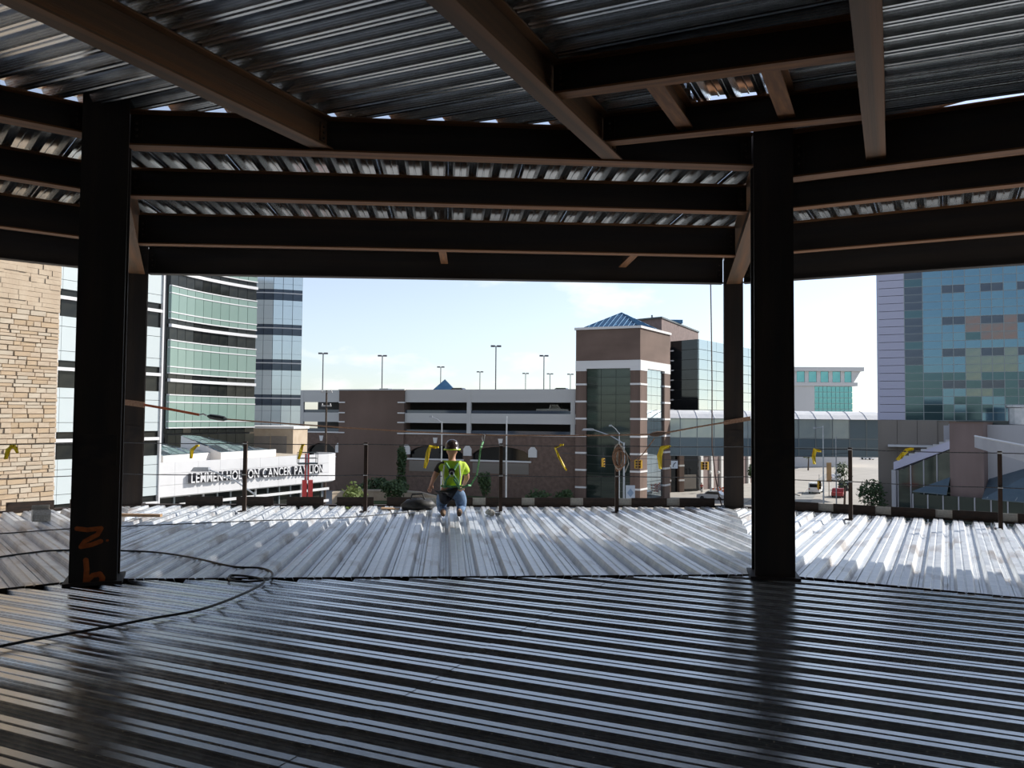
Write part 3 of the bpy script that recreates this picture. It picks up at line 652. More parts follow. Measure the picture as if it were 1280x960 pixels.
# curved roof lights on the pavilion
def skylight(label, px0, px1, ytop, ybase, d):
    a = at(px0, ybase, d); b = at(px1, ybase - 3, d + 8); zb = ztop - 0.3
    A_, B_ = V2(a.x, a.y), V2(b.x, b.y); u = (B_ - A_); L = u.length; u.normalize()
    t = thing('roof_light', label, 'skylight', (A_.x, A_.y, zb), math.atan2(u.y, u.x))
    h = 2.0; n = 7; W = 4.0
    prof = [(L * i / n, 0.7 + (h - 0.7) * (1 - (i / n) ** 2.0)) for i in range(n + 1)]
    MB().xprism([(0, 0), (L, 0), (L, 0.6), (0, 0.6)], 0, W).build('curb', M_CONCW, t)
    zat = lambda zr, y: 0.62 + (zr - 0.62) * (y / W) ** 0.8
    for i in range(n):
        (x0, z_0), (x1, z_1) = prof[i], prof[i + 1]
        for j in range(3):
            y0, y1 = W * j / 3 + 0.05, W * (j + 1) / 3 - 0.05; a_, b_ = x0 + .06, x1 - .06
            q = [(a_, y0, zat(z_0, y0)), (b_, y0, zat(z_1, y0)), (b_, y1, zat(z_1, y1)), (a_, y1, zat(z_0, y1))]
            MB().hexa(q + [(p[0], p[1], p[2] + .06) for p in q]).build('pane', M_MIRR, t)
        MB().hexa([(x0, 0, .6), (x1, 0, .6), (x1, W, .6), (x0, W, .6), (x0, 0, .64), (x1, 0, .64), (x1, W, z_1), (x0, W, z_0)]).build('frame', M_CONCW, t)
skylight('curved glass roof light on the pavilion beside the banded building', 204, 272, 547, 572, 62.5)
skylight('curved glass roof light on the pavilion beside the stone block', 276, 345, 546, 569, 69)

# ------------------------------------------------------------------ parking garage
A = V2(-41.0, 143.6); B = V2(10.3, 125.0); t, L = facade('parking_garage', 'brown brick parking garage with pale concrete bands and arches', 'building', A, B)
def lx(px_, py_=520):
    p = hit(px_, py_, A, B); return (V2(p.x, p.y) - A).length
zz = lambda v: v - GZ
xb0, xb1 = lx(425), lx(506); xe = L
pc('core', M_CONCD, t, 0.3, L - 0.3, 12, 60, 0, zz(5.0))  # core filled in up to the roof to darken the garage openings
pc('added_end_wall', M_BRICK, t, L - 0.3, L, 0.4, 100, 0, zz(6.0))  # unseen wall added to keep the sun off the parking decks
for nm, z_0, z_1 in (('parking_deck', 5.0, 5.3), ('parking_deck', 1.6, 2.0), ('parking_deck', -1.8, -1.3)):
    pc(nm, M_CONCD, t, 0.2, L - 0.2, 0.4, 100, zz(z_0), zz(z_1))
pc('rear_wall', M_CONCD, t, 0.2, L - 0.2, 99, 100, 0, zz(5))
for x0, x1 in ((0, xb0), (xb1, xe)):
    pc('parapet', M_CONC, t, x0, x1, 0, 0.3, zz(4.03), zz(6.1)); pc('parapet', M_CONC, t, x0, x1, 0, 0.3, zz(0.67), zz(2.26))
    pc('railing', M_BLUED, t, x0, x1, 0.2, 0.26, zz(2.26), zz(2.75)); pc('railing', M_BLUED, t, x0, x1, 0.2, 0.26, zz(-0.98), zz(-0.45))
    pc('string_course', M_CONCW, t, x0, x1, -0.1, 0.3, zz(-1.2), zz(-0.98))
for px_ in (377, 586, 716):
    x = lx(px_); pc('pier', M_CONC, t, x - 0.35, x + 0.35, -0.04, 0.4, zz(-1), zz(6.1))
pc('brick_bay', M_BRICK, t, xb0, xb1, -0.35, 2, 0, zz(6.0)); pc('brick_bay_coping', M_CONC, t, xb0 - .1, xb1 + .1, -0.45, 2, zz(6.0), zz(6.2))
for x in (xb0, xb1 - 1.1):
    for z in (4.0, 2.25, 0.7, -1.1): pc('stone_stripe', M_CONCW, t, x - 0.05, x + 1.15, -0.42, 0.1, zz(z) - 0.1, zz(z) + 0.1)
# arches
def arch_wall(x0, x1, openings):
    mb = MB(); N = 10; zt_ = zz(-1.2)
    xs = x0
    def quad(a, b, za0, zb0, za1, zb1): mb.hexa([(a, 0, za0), (b, 0, zb0), (b, 0.9, zb0), (a, 0.9, za0), (a, 0, za1), (b, 0, zb1), (b, 0.9, zb1), (a, 0.9, za1)])
    for a, b in openings:
        quad(xs, a, 0, 0, zt_, zt_)
        quad(a, b, 0, 0, zz(-5.2), zz(-5.2))
        for i in range(N):
            f = lambda s: zz(-4.35) + 1.75 * math.sqrt(max(0, 1 - (2 * s - 1) ** 2 * 0.92)) - 0.35
            s0, s1 = i / N, (i + 1) / N; quad(a + (b - a) * s0, a + (b - a) * s1, f(s0), f(s1), zt_, zt_)
        xs = b
    quad(xs, x1, 0, 0, zt_, zt_); return mb
opn_l = [(lx(385), lx(420))]; opn_r = [(lx(511), lx(579)), (lx(590), lx(663))]
arch_wall(0, xb0, opn_l).build('arcade_wall', M_BRICK, t); arch_wall(xb1, xe, opn_r).build('arcade_wall', M_BRICK, t)
for a, b in opn_l + opn_r:
    pc('arch_recess', M_BLACKG, t, a - .2, b + .2, 0.7, 0.95, zz(-5.2), zz(-1.5))
    pc('sill', M_CONCW, t, a - 0.2, b + 0.2, -0.12, 0.3, zz(-5.35), zz(-5.1))
    m_ = (a + b) / 2
    MB().xprism([(m_ - .22, zz(-2.6)), (m_ + .22, zz(-2.6)), (m_ + .4, zz(-1.7)), (m_ - .4, zz(-1.7))], -0.12, 0.1).build('keystone', M_CONCW, t)
    pc('spandrel_panel', M_TAUPE, t, a + .2, b - .2, -0.05, 0.1, zz(-7.2), zz(-5.5))
for px_ in (424, 508, 584.5, 666):
    x = lx(px_, 570); MB().xprism([(x - .7, zz(-4.5)), (x + .7, zz(-4.5)), (x + .7, zz(-3.4)), (x + .3, zz(-2.9)), (x - .3, zz(-2.9)), (x - .7, zz(-3.4))], -0.15, 0.1).build('springer_block', M_CONCW, t)
# lamps on the garage roof
for px_, yt, lab in ((404, 442, 'twin-headed roof lamp nearest the blue glass tower'), (478, 445, 'twin-headed roof lamp above the plain brick bay'), (551, 459, 'twin-headed roof lamp next to the small blue roof pyramid'), (600, 465, 'short twin-headed roof lamp beside the tallest roof lamp'), (620, 433, 'tallest twin-headed lamp on the garage roof'),
                     (657, 467, 'short distant twin-headed roof lamp between the two tall ones'), (680, 445, 'tall twin-headed roof lamp near the brick stair tower'), (687.5, 467.5, 'short distant roof lamp just right of a tall roof lamp'), (713, 468, 'short twin-headed roof lamp closest to the brick stair tower')):
    d = 11.35 * FPX / (520.5 - yt); p = at(px_, yt, d)
    q = thing('roof_lamp', lab, 'lamp', (p.x, p.y, 5.3), 0, 'lamps on the garage roof')
    H = p.z - 5.3; MB().tube([(0, 0, 0), (0, 0, H)], 0.10, 6).build('pole', M_DPOLE, q)
    for s in (-1, 1):
        MB().box(min(s * .15, s * .85), max(s * .15, s * .85), -0.2, 0.2, H - 0.1, H + 0.18).build('lamp_head', M_DPOLE, q)
    pc('arm', M_DPOLE, q, -0.2, 0.2, -0.05, 0.05, H - .02, H + .08)
p = at(556, 487, 175); t2 = thing('roof_pyramid', 'small blue metal pyramid roof above the garage', 'roof', (p.x, p.y, 5.3))
MB().box(-2.0, 2.0, -2, 2, 0, 2.0).build('base', M_BRICK, t2)
mb = MB(); ap = (0, 0, at(556, 474, 175).z - 5.3)
cs = [(-2.4, -2.4, 2.0), (2.4, -2.4, 2.0), (2.4, 2.4, 2.0), (-2.4, 2.4, 2.0)]
for i in range(4): mb.poly([cs[i], cs[(i + 1) % 4], ap])
mb.poly(list(reversed(cs))); mb.build('roof', M_ROOFB, t2)

# ------------------------------------------------------------------ brick stair tower
K = V2(18.8, 120.0); Lf = V2(9.65, 123.9); Rt = V2(25.15, 130.2)
zT = 15.0
root = thing('stair_tower', 'brown brick stair tower with a blue metal pyramid roof', 'building', (K.x, K.y, GZ))
Bk = Lf + (Rt - K)
def face_root(A_, B_):
    d = B_ - A_; ang = math.atan2(d.y, d.x); off = A_ - K
    def P(name, m_, x0, x1, y0, y1, z_0, z_1, parent=None):
        o = pc(name, m_, root, 0, 1, 0, 1, 0, 1)
        ux = V2(math.cos(ang), math.sin(ang)); uy = V2(-math.sin(ang), math.cos(ang)); q = off + ux * x0 + uy * y0
        o.location = (q.x, q.y, z_0 - GZ); o.rotation_euler = (0, 0, ang); o.scale = (x1 - x0, y1 - y0, z_1 - z_0); return o
    return P, d.length
core = [tuple(Lf + V2(.5, .6)), tuple(K + V2(0, .75)), tuple(Rt + V2(-.7, 0)), tuple(Bk)]
MB().prism(core, GZ, zT - 0.2).build('core', M_CONCD, root, world=True)
Pf, LF = face_root(Lf, K); Pr, LR = face_root(K, Rt)
stripes = [6.75, 4.17, 1.6, -1.0, -3.55, -6.1, -8.7]
wf0, wf1 = LF * 0.165, LF * 0.85
wr0, wr1 = LR * 0.22, LR * 0.80
for P, Lx, a, b in ((Pf, LF, wf0, wf1), (Pr, LR, wr0, wr1)):
    P('brick_wall', M_BRICK, 0, Lx, 0, 0.6, 10.3, zT)
    P('stone_band', M_CONCW, -0.02, Lx + 0.02, -0.06, 0.6, 9.1, 10.3)
    for x0, x1 in ((0, a), (b, Lx)):
        P('pier', M_BRICK, x0, x1, 0, 0.6, GZ, 9.1); P('stone_band', M_CONCW, x0 - 0.02, x1 + 0.02, -0.06, 0.5, 8.75, 9.1)
        for s in stripes: P('stone_stripe', M_CONCW, x0 - 0.02, x1 + 0.02, -0.06, 0.5, s - 0.14, s + 0.14)
    P('cornice', M_CONCW, -0.2, Lx + 0.1, -0.2, 0.6, zT, zT + 0.35)
nz = 15; zs0, zs1 = GZ + 0.6, 9.1
for i in range(3):
    for k in range(nz):
        x0 = wf0 + (wf1 - wf0) * i / 3; x1 = wf0 + (wf1 - wf0) * (i + 1) / 3; z_0 = zs0 + (zs1 - zs0) * k / nz; z_1 = zs0 + (zs1 - zs0) * (k + 1) / nz
        o = Pf('window_pane', M_TINT, x0 + .03, x1 - .03, 0.35, 0.45, z_0 + .03, z_1 - .03)
        o = Pr('window_pane', M_MIRR, wr0 + (wr1 - wr0) * i / 3 + .03, wr0 + (wr1 - wr0) * (i + 1) / 3 - .03, 0.3, 0.4, z_0 + .03, z_1 - .03)
Pf('mullions', M_MULD, wf0, wf1, 0.45, 0.5, zs0, zs1); Pr('mullions', M_MULD, wr0, wr1, 0.4, 0.45, zs0, zs1)
# pyramid roof with standing seams
cen = (Lf + K + Rt + Bk) / 4; apz = at(771, 391, cen.y).z
ap = Vector((cen.x - 0.4, cen.y, apz)); ins = 0.86
rc = [Vector((cen.x + (p.x - cen.x) * ins, cen.y + (p.y - cen.y) * ins, zT + 0.35)) for p in (Lf, K, Rt, Bk)]
mb = MB()
for i in range(4): mb.poly([rc[i], rc[(i + 1) % 4], ap])
mb.poly(list(reversed(rc))); mb.build('roof', M_ROOFB, root, world=True)
for i in range(2):
    a, b = rc[i], rc[(i + 1) % 4]; n = 11
    mid = (a + b) / 2; up = (ap - mid)
    for k in range(1, n):
        s = k / n; base = a.lerp(b, s); f = 1 - abs(2 * s - 1)
        top = base + up * f * 0.97
        MB().tube([base + Vector((0, -0.03, .05)), top + Vector((0, -0.03, .05))], 0.07, 4).build('roof_seam', M_ROOFB, root, world=True)
    for q in (a, b):
        MB().tube([q, ap], 0.09, 4).build('roof_seam', M_ROOFB, root, world=True)

# ------------------------------------------------------------------ plum brick penthouse and glass office behind the tower
a = at(796, 400, 152); b = at(827, 400, 148); c = at(873, 418, 172)
zt = b.z + 0.3
MBp = thing('brick_penthouse', 'plum brick rooftop block behind the blue pyramid roof', 'building', (b.x, b.y, 10))
MB().prism([(a.x, a.y), (b.x, b.y), (c.x, c.y), (a.x + 14, a.y + 24)], GZ + 2, zt).build('wall', M_BRICKP, MBp, world=True)
MB().prism([(a.x - .2, a.y - .2), (b.x, b.y - .4), (c.x + .2, c.y), (a.x + 14, a.y + 24)], zt, zt + 0.3).build('coping', M_MULD, MBp, world=True)
for px_ in (815, 821):
    p = at(px_, 398, 156); MB().tube([(p.x, p.y, zt), (p.x, p.y, zt + (1.6 if px_ == 815 else 1.0))], 0.18, 8).build('vent_pipe', M_MULL, MBp, world=True)
p = at(838, 400, 158); MB().box(p.x - 1.2, p.x + 2.4, p.y, p.y + 3, zt + 0.3, zt + 1.0).build('roof_unit', M_ROOFB, MBp, world=True)
gA = at(838, 470, 150); gB = at(873, 470, 145); gC = at(962, 470, 172)
gA, gB, gC = V2(gA.x, gA.y), V2(gB.x, gB.y), V2(gC.x, gC.y); zt = 15.9
root = thing('glass_office', 'mirror glass office block with a black end wall', 'building', (gB.x, gB.y, GZ))
MB().prism([tuple(gA + V2(.2, .2)), tuple(gB + V2(0, .3)), tuple(gC + V2(-.2, .1)), (gA.x + 20, gA.y + 40)], GZ, zt).build('core', M_CONCD, root, world=True)
K = gB; Pa, La = face_root(gA, gB); Pb, Lb = face_root(gB, gC)
nr = 15; ph = (zt - GZ) / nr
for k in range(nr):
    z_0 = GZ + ph * k
    Pa('glass_panel', M_BLACKG, 0.02, La - 0.02, 0, 0.2, z_0 + .04, z_0 + ph - .04)
    if z_0 > -5:
        for i in range(9): 
            o = Pb('glass_panel', M_MIRR, Lb * i / 9 + .03, Lb * (i + 1) / 9 - .03, 0, 0.15, z_0 + .04, z_0 + ph - .04)
            o.rotation_euler.z += random.uniform(-.004, .004); o.rotation_euler.x = random.uniform(-.006, .006)
    if k > 4: Pa('stone_stripe', M_CONCW, -0.3, 0.75, -0.1, 0.3, z_0 - 0.12, z_0 + 0.12)
Pb('ground_floor_wall', M_BRICKP, 0, Lb, -0.1, 0.2, GZ, -4.6)
Pb('arcade_band', M_CONC, 0, Lb, -0.3, 0.2, -4.9, -4.3)
for i in range(8): Pb('arcade_pier', M_CONC, Lb * i / 8, Lb * i / 8 + 0.9, -0.5, 0.1, GZ, -4.9)

# ------------------------------------------------------------------ skybridge over the street
A = at(808, 540, 131); B = at(1104, 540, 131); A, B = V2(A.x, A.y), V2(B.x, B.y)
B = V2(B.x, A.y)
t, L = facade('skybridge', 'glazed pedestrian skybridge with a white roof over the street', 'bridge', A, B)
z0b, z1b, z2b, z3b = -4.15, -1.3, 1.75, 3.1
pc('floor_slab', M_MULL, t, 0, L, 0.1, 4.9, zz(z0b), zz(z0b) + 0.5); pc('rear_wall', M_BRIDGE, t, 0, L, 4.8, 5.0, zz(z0b), zz(z2b))
n = 14
for i in range(n):
    x0, x1 = L * i / n, L * (i + 1) / n
    shade_pane = i >= n - 2  # last panes darkened, the teal building's shade painted in
    pc('glass_panel', M_BRIDGED if shade_pane else M_BRIDGE, t, x0 + .06, x1 - .06, 0, 0.12, zz(z1b) + .05, zz(z2b) - .05)
    pc('spandrel_panel', M_BRIDGED, t, x0 + .06, x1 - .06, 0, 0.12, zz(z0b) + .05, zz(-2.75) - .05)
    pc('spandrel_panel', M_BRIDGED, t, x0 + .06, x1 - .06, 0, 0.12, zz(-2.75) + .05, zz(z1b) - .05)
    pc('mullion', M_MULL, t, x0 - .06, x0 + .06, -0.06, 0.14, zz(z0b), zz(z2b))
for z in (z0b, -2.75, z1b, z2b): pc('rail', M_MULL, t, 0, L, -0.05, 0.14, zz(z) - .06, zz(z) + .06)
mb = MB(); pr = [(-0.5, z2b + .05), (0.6, z2b + 0.75), (1.6, z2b + 1.15), (2.5, z3b), (3.4, z2b + 1.15), (4.4, z2b + 0.75), (5.5, z2b + .05)]
for i in range(len(pr) - 1):
    (y0, a_), (y1, b_) = pr[i], pr[i + 1]; x0 = 0.2 + i * 0 ; ins0 = 2.6 * (1 - abs(y0 - 2.5) / 3); ins1 = 2.6 * (1 - abs(y1 - 2.5) / 3)
    mb.poly([(-.3 + ins0, y0, zz(a_)), (L, y0, zz(a_)), (L, y1, zz(b_)), (-.3 + ins1, y1, zz(b_))])
mb.poly([(-.3 + 2.6 * (1 - abs(y - 2.5) / 3), y, zz(a_)) for y, a_ in reversed(pr)])
mb.poly([(-.3, -0.5, zz(z2b) + .05), (-.3, 5.5, zz(z2b) + .05), (L, 5.5, zz(z2b) + .05), (L, -0.5, zz(z2b) + .05)])
mb.build('roof', M_BROOF, t)
for i in range(1, n):
    x = L * i / n; MB().tube([(x, y, zz(a_) + .03) for y, a_ in pr], 0.05, 4).build('roof_seam', M_BROOF, t)

# ------------------------------------------------------------------ distant white and aqua building
A = at(1000, 500, 222); B = at(1066, 500, 222); A, B = V2(A.x - 8, A.y + 1), V2(B.x, A.y)
t, L = facade('aqua_building', 'distant white building with aqua windows and a flared roof', 'building', A, B)
z_of = lambda y: at(1040, y, 222).z - GZ
pc('core', M_CONCW, t, 0.2, L - 0.2, 0.3, 18, 0, z_of(463))
xg = L - (1066 - 1019) / FPX * 222
pc('blank_wall', M_CONCW, t, 0, xg, 0, 0.5, 0, z_of(478))
for i in range(9):
    for k in range(8):
        x0 = xg + (L - xg) * i / 9; x1 = xg + (L - xg) * (i + 1) / 9; a_ = z_of(512); b_ = z_of(483); 
        pc('glass_panel', M_AQUA, t, x0 + .06, x1 - .06, 0.1, 0.3, a_ - 6 + (b_ - a_ + 6) * k / 8 + .06, a_ - 6 + (b_ - a_ + 6) * (k + 1) / 8 - .06)
pc('terrace_band', M_CONCW, t, -0.2, L + 1.2, -0.4, 6, z_of(482.5), z_of(478))
nb = 7
for i in range(nb):
    x0 = L * i / nb; pc('pier', M_CONCW, t, x0, x0 + 1.0, 0, 0.5, z_of(478), z_of(464)); pc('window_pane', M_AQUA, t, x0 + 1.1, x0 + L / nb - .1, 0.15, 0.35, z_of(478) + .1, z_of(464) - .1)
za, zb_ = z_of(478), z_of(459)
MB().hexa([(L - .3, -.1, za), (L + .3, -.1, za), (L + .3, 8, za), (L - .3, 8, za), (L - .3, -.1, zb_), (L + 2.6, -.6, zb_), (L + 2.6, 8, zb_), (L - .3, 8, zb_)]).build('flared_end', M_CONCW, t)
pc('roof', M_CONCW, t, -0.5, L + 2.8, -0.8, 18, z_of(464), z_of(459))

# ------------------------------------------------------------------ teal glass building at the right
A = at(1097, 520, 107); A = V2(A.x, A.y); ur = V2(math.cos(GRID), -math.sin(GRID)); B = A + ur * 27
t, L = facade('teal_glass_building', 'tall teal curtain-wall building with a lilac panel strip', 'building', A, B)
tx = lambda px_, py_=450: (V2(*hit(px_, py_, A, B)[:2]) - A).length
zb = at(1115, 525, 106).z; zt = 27.0
pc('core', M_CONCD, t, 0.2, L, 0.4, 16, 0, zz(zt)); pc('side_wall', M_LILAC, t, 0, 0.3, 0.02, 16, zz(zb), zz(zt))
cols = [1097, 1131, 1154, 1178, 1192, 1207, 1226.5, 1240.5, 1255.5, 1272.5, 1290, 1306, 1322]
xs = [tx(c) for c in cols]; rows = int((zt - zb) / 1.01)
rnd = random.Random(3)
for k in range(rows):
    z_0 = zb + 1.01 * k; z_1 = z_0 + 1.01
    pc('wall_panel', M_LILAC, t, 0.0, xs[1] - .03, 0, 0.4, zz(z_0) + .03, zz(z_1) - .03)
    for i in range(1, len(xs) - 1):
        m_ = M_TEAL; y = 0.02
        if i == 1: m_ = M_TEAL2 if k < 7 or (k % 4) == 1 else M_BLUED
        elif k < 6 and rnd.random() < 0.5: m_ = M_TEAL2
        elif 5 <= i <= 8 and 3 <= k <= 8: m_ = M_TEAL3  # olive and brick panes stand in for reflected buildings
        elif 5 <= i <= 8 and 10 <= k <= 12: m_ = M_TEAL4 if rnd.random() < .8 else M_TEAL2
        if k % 4 == 0 and i in (3, 4, 6, 7, 9, 10) and k > 3: m_ = M_BLUED; y = 0.06
        o = pc('glass_panel', m_, t, xs[i] + .03, xs[i + 1] - .03, y, 0.2, zz(z_0) + .03, zz(z_1) - .03)
        o.rotation_euler = (rnd.uniform(-.01, .01), 0, rnd.uniform(-.006, .006))
for i in range(1, len(xs)): pc('mullion', M_MULL, t, xs[i] - .04, xs[i] + .04, 0.0, 0.25, zz(zb), zz(zt))
for k in range(rows): pc('transom', M_MULL, t, xs[1], L, -0.01, 0.25, zz(zb + 1.01 * k) - .03, zz(zb + 1.01 * k) + .03)
xa = tx(1172, 560)
for i in range(3): pc('base_panel', M_TAUPE, t, xa * i / 3 + .02, xa * (i + 1) / 3 - .02, -0.1, 0.4, 0, zz(zb))
pc('base_wall', M_TAUPE, t, xa, L, 0.1, 0.4, 0, zz(zb))
pc('canopy', M_WLINE, t, tx(1110, 557), tx(1180, 557), -2.0, 0.2, zz(at(1140, 558.5, 105).z), zz(at(1140, 556, 105).z))

# lower entrance hall: grey walls, brick pier, sloped glass roofs
A = at(1172, 570, 92); B = at(1330, 570, 84); A, B = V2(A.x, A.y), V2(B.x, B.y)
t, L = facade('entrance_hall', 'low entrance hall with a brick pier and sloping glass roofs', 'building', A, B)
ex = lambda px_, py_=570: (V2(*hit(px_, py_, A, B)[:2]) - A).dot((B - A).normalized())
ez = lambda px_, py_: hit(px_, py_, A, B).z - GZ
pc('rear_wall', M_GREYW, t, ex(1172), L, 4.5, 8, 0, ez(1240, 531))
pc('flat_roof', M_MULD, t, ex(1185), L, 3.5, 9, ez(1240, 531), ez(1240, 526))
pc('grey_wall', M_GREYW, t, ex(1172), ex(1193), 2.5, 3.0, ez(1180, 560), ez(1180, 532))
pc('brick_pier', M_BRICKP, t, ex(1191), ex(1233), -1.2, 3.0, 0, ez(1210, 529))
pc('pier_cap', M_BRICK, t, ex(1191) - .05, ex(1233) + .05, -1.25, 3.0, ez(1210, 529), ez(1210, 528) + .05)
pc('grey_wall', M_GREYW, t, ex(1233), L, 0.6, 1.0, 0, ez(1240, 531))
# stepped glazing and sloped roof left of the pier
x0, x1 = ex(1121), ex(1191)
zl, zh = ez(1123, 587), ez(1190, 561)
MB().hexa([(x0, -1.2, zl), (x1, -1.2, zh), (x1, 2.5, zh), (x0, 2.5, zl), (x0, -1.2, zl + .9), (x1, -1.2, zh + .9), (x1, 2.5, zh + .9), (x0, 2.5, zl + .9)]).build('sloped_roof', M_LILAC, t)
n = 9
for i in range(n):
    a_, b_ = x0 + (x1 - x0) * i / n, x0 + (x1 - x0) * (i + 1) / n; zi = zl + (zh - zl) * (i + 1) / n
    pc('step', M_CONC, t, a_, b_, 2.2, 2.8, zi, zi + 1.25)
n = 4
for i in range(n):
    a_, b_ = x0 + .4 + (x1 - x0 - .4) * i / n, x0 + .4 + (x1 - x0 - .4) * (i + 1) / n; za = zl + (zh - zl) * (i / n)
    MB().hexa([(a_ + .05, -0.9, 0), (b_ - .05, -0.9, 0), (b_ - .05, -0.75, 0), (a_ + .05, -0.75, 0), (a_ + .05, -0.9, za - .1), (b_ - .05, -0.9, za + (zh - zl) / n - .1), (b_ - .05, -0.75, za + (zh - zl) / n - .1), (a_ + .05, -0.75, za - .1)]).build('glass_panel', M_TINT, t)
    pc('mullion', M_GREYW, t, a_ - .06, a_ + .06, -1.0, -0.7, 0, za)
pc('end_post', M_GREYW, t, x0 - .2, x0 + .25, -1.3, 0.5, 0, zl)
# lower blue roofs each side of the pier
xa, xb = ex(1149), ex(1191); 
MB().hexa([(xa, -2.6, ez(1149, 613)), (xb, -2.6, ez(1190, 617)), (xb, -1.2, ez(1190, 597)), (xb - .1, -1.2, ez(1190, 597)), (xa, -2.6, ez(1149, 612)), (xb, -2.6, ez(1190, 616)), (xb, -1.2, ez(1190, 596)), (xb - .1, -1.2, ez(1190, 596))]).build('glass_roof', M_ROOFG, t)
xc = ex(1330)
MB().hexa([(ex(1234), -2.6, ez(1234, 622)), (xc, -2.6, ez(1300, 628)), (xc, 0.6, ez(1300, 571)), (ex(1234), 0.6, ez(1234, 600)), (ex(1234), -2.6, ez(1234, 621)), (xc, -2.6, ez(1300, 627)), (xc, 0.6, ez(1300, 570)), (ex(1234), 0.6, ez(1234, 599))]).build('glass_roof', M_ROOFG, t)
for i in range(5):
    s = i / 5; xq = ex(1240) + (xc - ex(1240)) * s
    MB().tube([(xq, -2.6, ez(1234, 621) + (ez(1300, 627) - ez(1234, 621)) * s + .05), (xq + 1.5, 0.6, ez(1234, 599) + (ez(1300, 570) - ez(1234, 599)) * (s + .1) + .05)], 0.06, 4).build('roof_rib', M_MULL, t)
pc('lower_glazing', M_TINT, t, ex(1149), L, -2.4, -2.2, 0, ez(1190, 618))
for i in range(9): 
    xq = ex(1149) + (L - ex(1149)) * i / 9; pc('mullion', M_GREYW, t, xq - .06, xq + .06, -2.5, -2.15, 0, ez(1190, 618))
a = at(1218, 546, 70); b = at(1300, 562, 58)
MB().hexa([(a.x, a.y, a.z - .9), (b.x, b.y, b.z - 1.2), (b.x + .4, b.y + .4, b.z - 1.2), (a.x + .4, a.y + .4, a.z - .9), (a.x, a.y, a.z), (b.x, b.y, b.z), (b.x + .4, b.y + .4, b.z), (a.x + .4, a.y + .4, a.z)]).build('canopy_beam', M_GREYW, t, world=True)
MB().tube([a + Vector((0, -.1, .06)), b + Vector((0, -.1, .06))], 0.09, 5).build('canopy_edge', M_WLINE, t, world=True)
p = at(1276, 525, 90); MB().lathe([(0.0, 0), (1.2, 0), (1.2, 1.8), (1.5, 1.9), (1.5, 2.1), (0, 2.2)], 12, (p.x, p.y, p.z - .5)).build('roof_fan', M_POLE, t, world=True)

# ------------------------------------------------------------------ street, lawns, pavements
def gp(px_, py_, z=GZ): return gz(px_, py_, z)
slab('pavement_plaza', 'sunlit paved plaza in front of the glass office', [tuple(gp(x, y)[:2]) for x, y in ((776, 640), (912, 640), (960, 612), (950, 600), (880, 610), (800, 616))], GZ, GZ + 0.12, M_PAVE)
slab('pavement_strip', 'pale pavement along the street', [tuple(gp(x, y)[:2]) for x, y in ((1000, 620), (1020, 600), (1050, 580), (1040, 572), (1000, 585), (955, 605))], GZ, GZ + 0.12, M_PAVE)
slab('street', 'sunlit pale street under the skybridge', [tuple(gp(x, y)[:2]) for x, y in ((1000, 650), (1130, 650), (1110, 566), (1056, 566), (1042, 582))], GZ, GZ + 0.04, M_PAVE)
pz = [tuple(gp(x, y)[:2]) for x, y in ((420, 630), (730, 632), (735, 616), (560, 613), (420, 606))]
slab('lawn', 'dark green lawn in front of the garage arches', pz, GZ, GZ + 0.15, M_GRASS)
t = thing('planter_wall', 'low curved tan stone wall beside the lawn', 'wall', tuple(gp(480, 628)[:2]) + (GZ,))
pw = [gp(x, y) for x, y in ((415, 630), (450, 627), (490, 627), (525, 630), (545, 636))]
for a, b in zip(pw, pw[1:]):
    MB().prism([(a.x, a.y), (b.x, b.y), (b.x, b.y + .6), (a.x, a.y + .6)], GZ, GZ + 1.5).build('stone_course', M_STONE, t, world=True)
    MB().prism([(a.x, a.y - .1), (b.x, b.y - .1), (b.x, b.y + .7), (a.x, a.y + .7)], GZ + 1.5, GZ + 1.75).build('coping', M_STONE3, t, world=True)

# ------------------------------------------------------------------ trees and shrubs
def leaf_blob(mb, c, rx, ry, rz, n, s, rnd):
    for _ in range(n):
        while True:
            q = Vector((rnd.uniform(-1, 1), rnd.uniform(-1, 1), rnd.uniform(-1, 1)))
            if 0.15 < q.length < 1: break
        q = q * (0.7 + 0.3 * rnd.random()); p = Vector((c[0] + q.x * rx, c[1] + q.y * ry, c[2] + q.z * rz))
        a = Vector((rnd.uniform(-1, 1), rnd.uniform(-1, 1), rnd.uniform(-1, 1))).normalized(); b = a.orthogonal().normalized(); k = s * rnd.uniform(.6, 1.3)
        mb.poly([p - a * k, p + b * k * .5, p + a * k, p - b * k * .5])
def plant(name, label, cat, p, h, r_, n, m_=None, s=0.3, trunk=0.25, seed=1, group=None, lumps=5):
    rnd = random.Random(seed); t = thing(name, label, cat, tuple(p), 0, group)
    mb = MB(); zc = h * (trunk + (1 - trunk) / 2); rz = h * (1 - trunk) / 2
    leaf_blob(mb, (0, 0, zc), r_ * .8, r_ * .8, rz, n // 2, s, rnd)
    for k in range(lumps):
        a = rnd.uniform(0, 6.28); zq = zc + rnd.uniform(-.6, .6) * rz
        leaf_blob(mb, (math.cos(a) * r_ * .5, math.sin(a) * r_ * .5, zq), r_ * .5, r_ * .5, rz * .4, n // (2 * lumps), s, rnd)
    tag(mb.build('foliage', m_ or M_LEAF, t), kind='stuff')
    tk = MB().tube([(0, 0, 0), (r_ * .05, 0, h * trunk), (0, 0, h * .7)], [h * .02 + .03, h * .016 + .02, .02], 6)
    for k in range(4):
        a = k * 1.6; tk.tube([(0, 0, h * (trunk + .05 * k)), (math.cos(a) * r_ * .6, math.sin(a) * r_ * .6, zc + rz * .3)], [.05, .015], 5)
    tk.build('trunk', M_BARK, t); return t
GS = 'street trees'
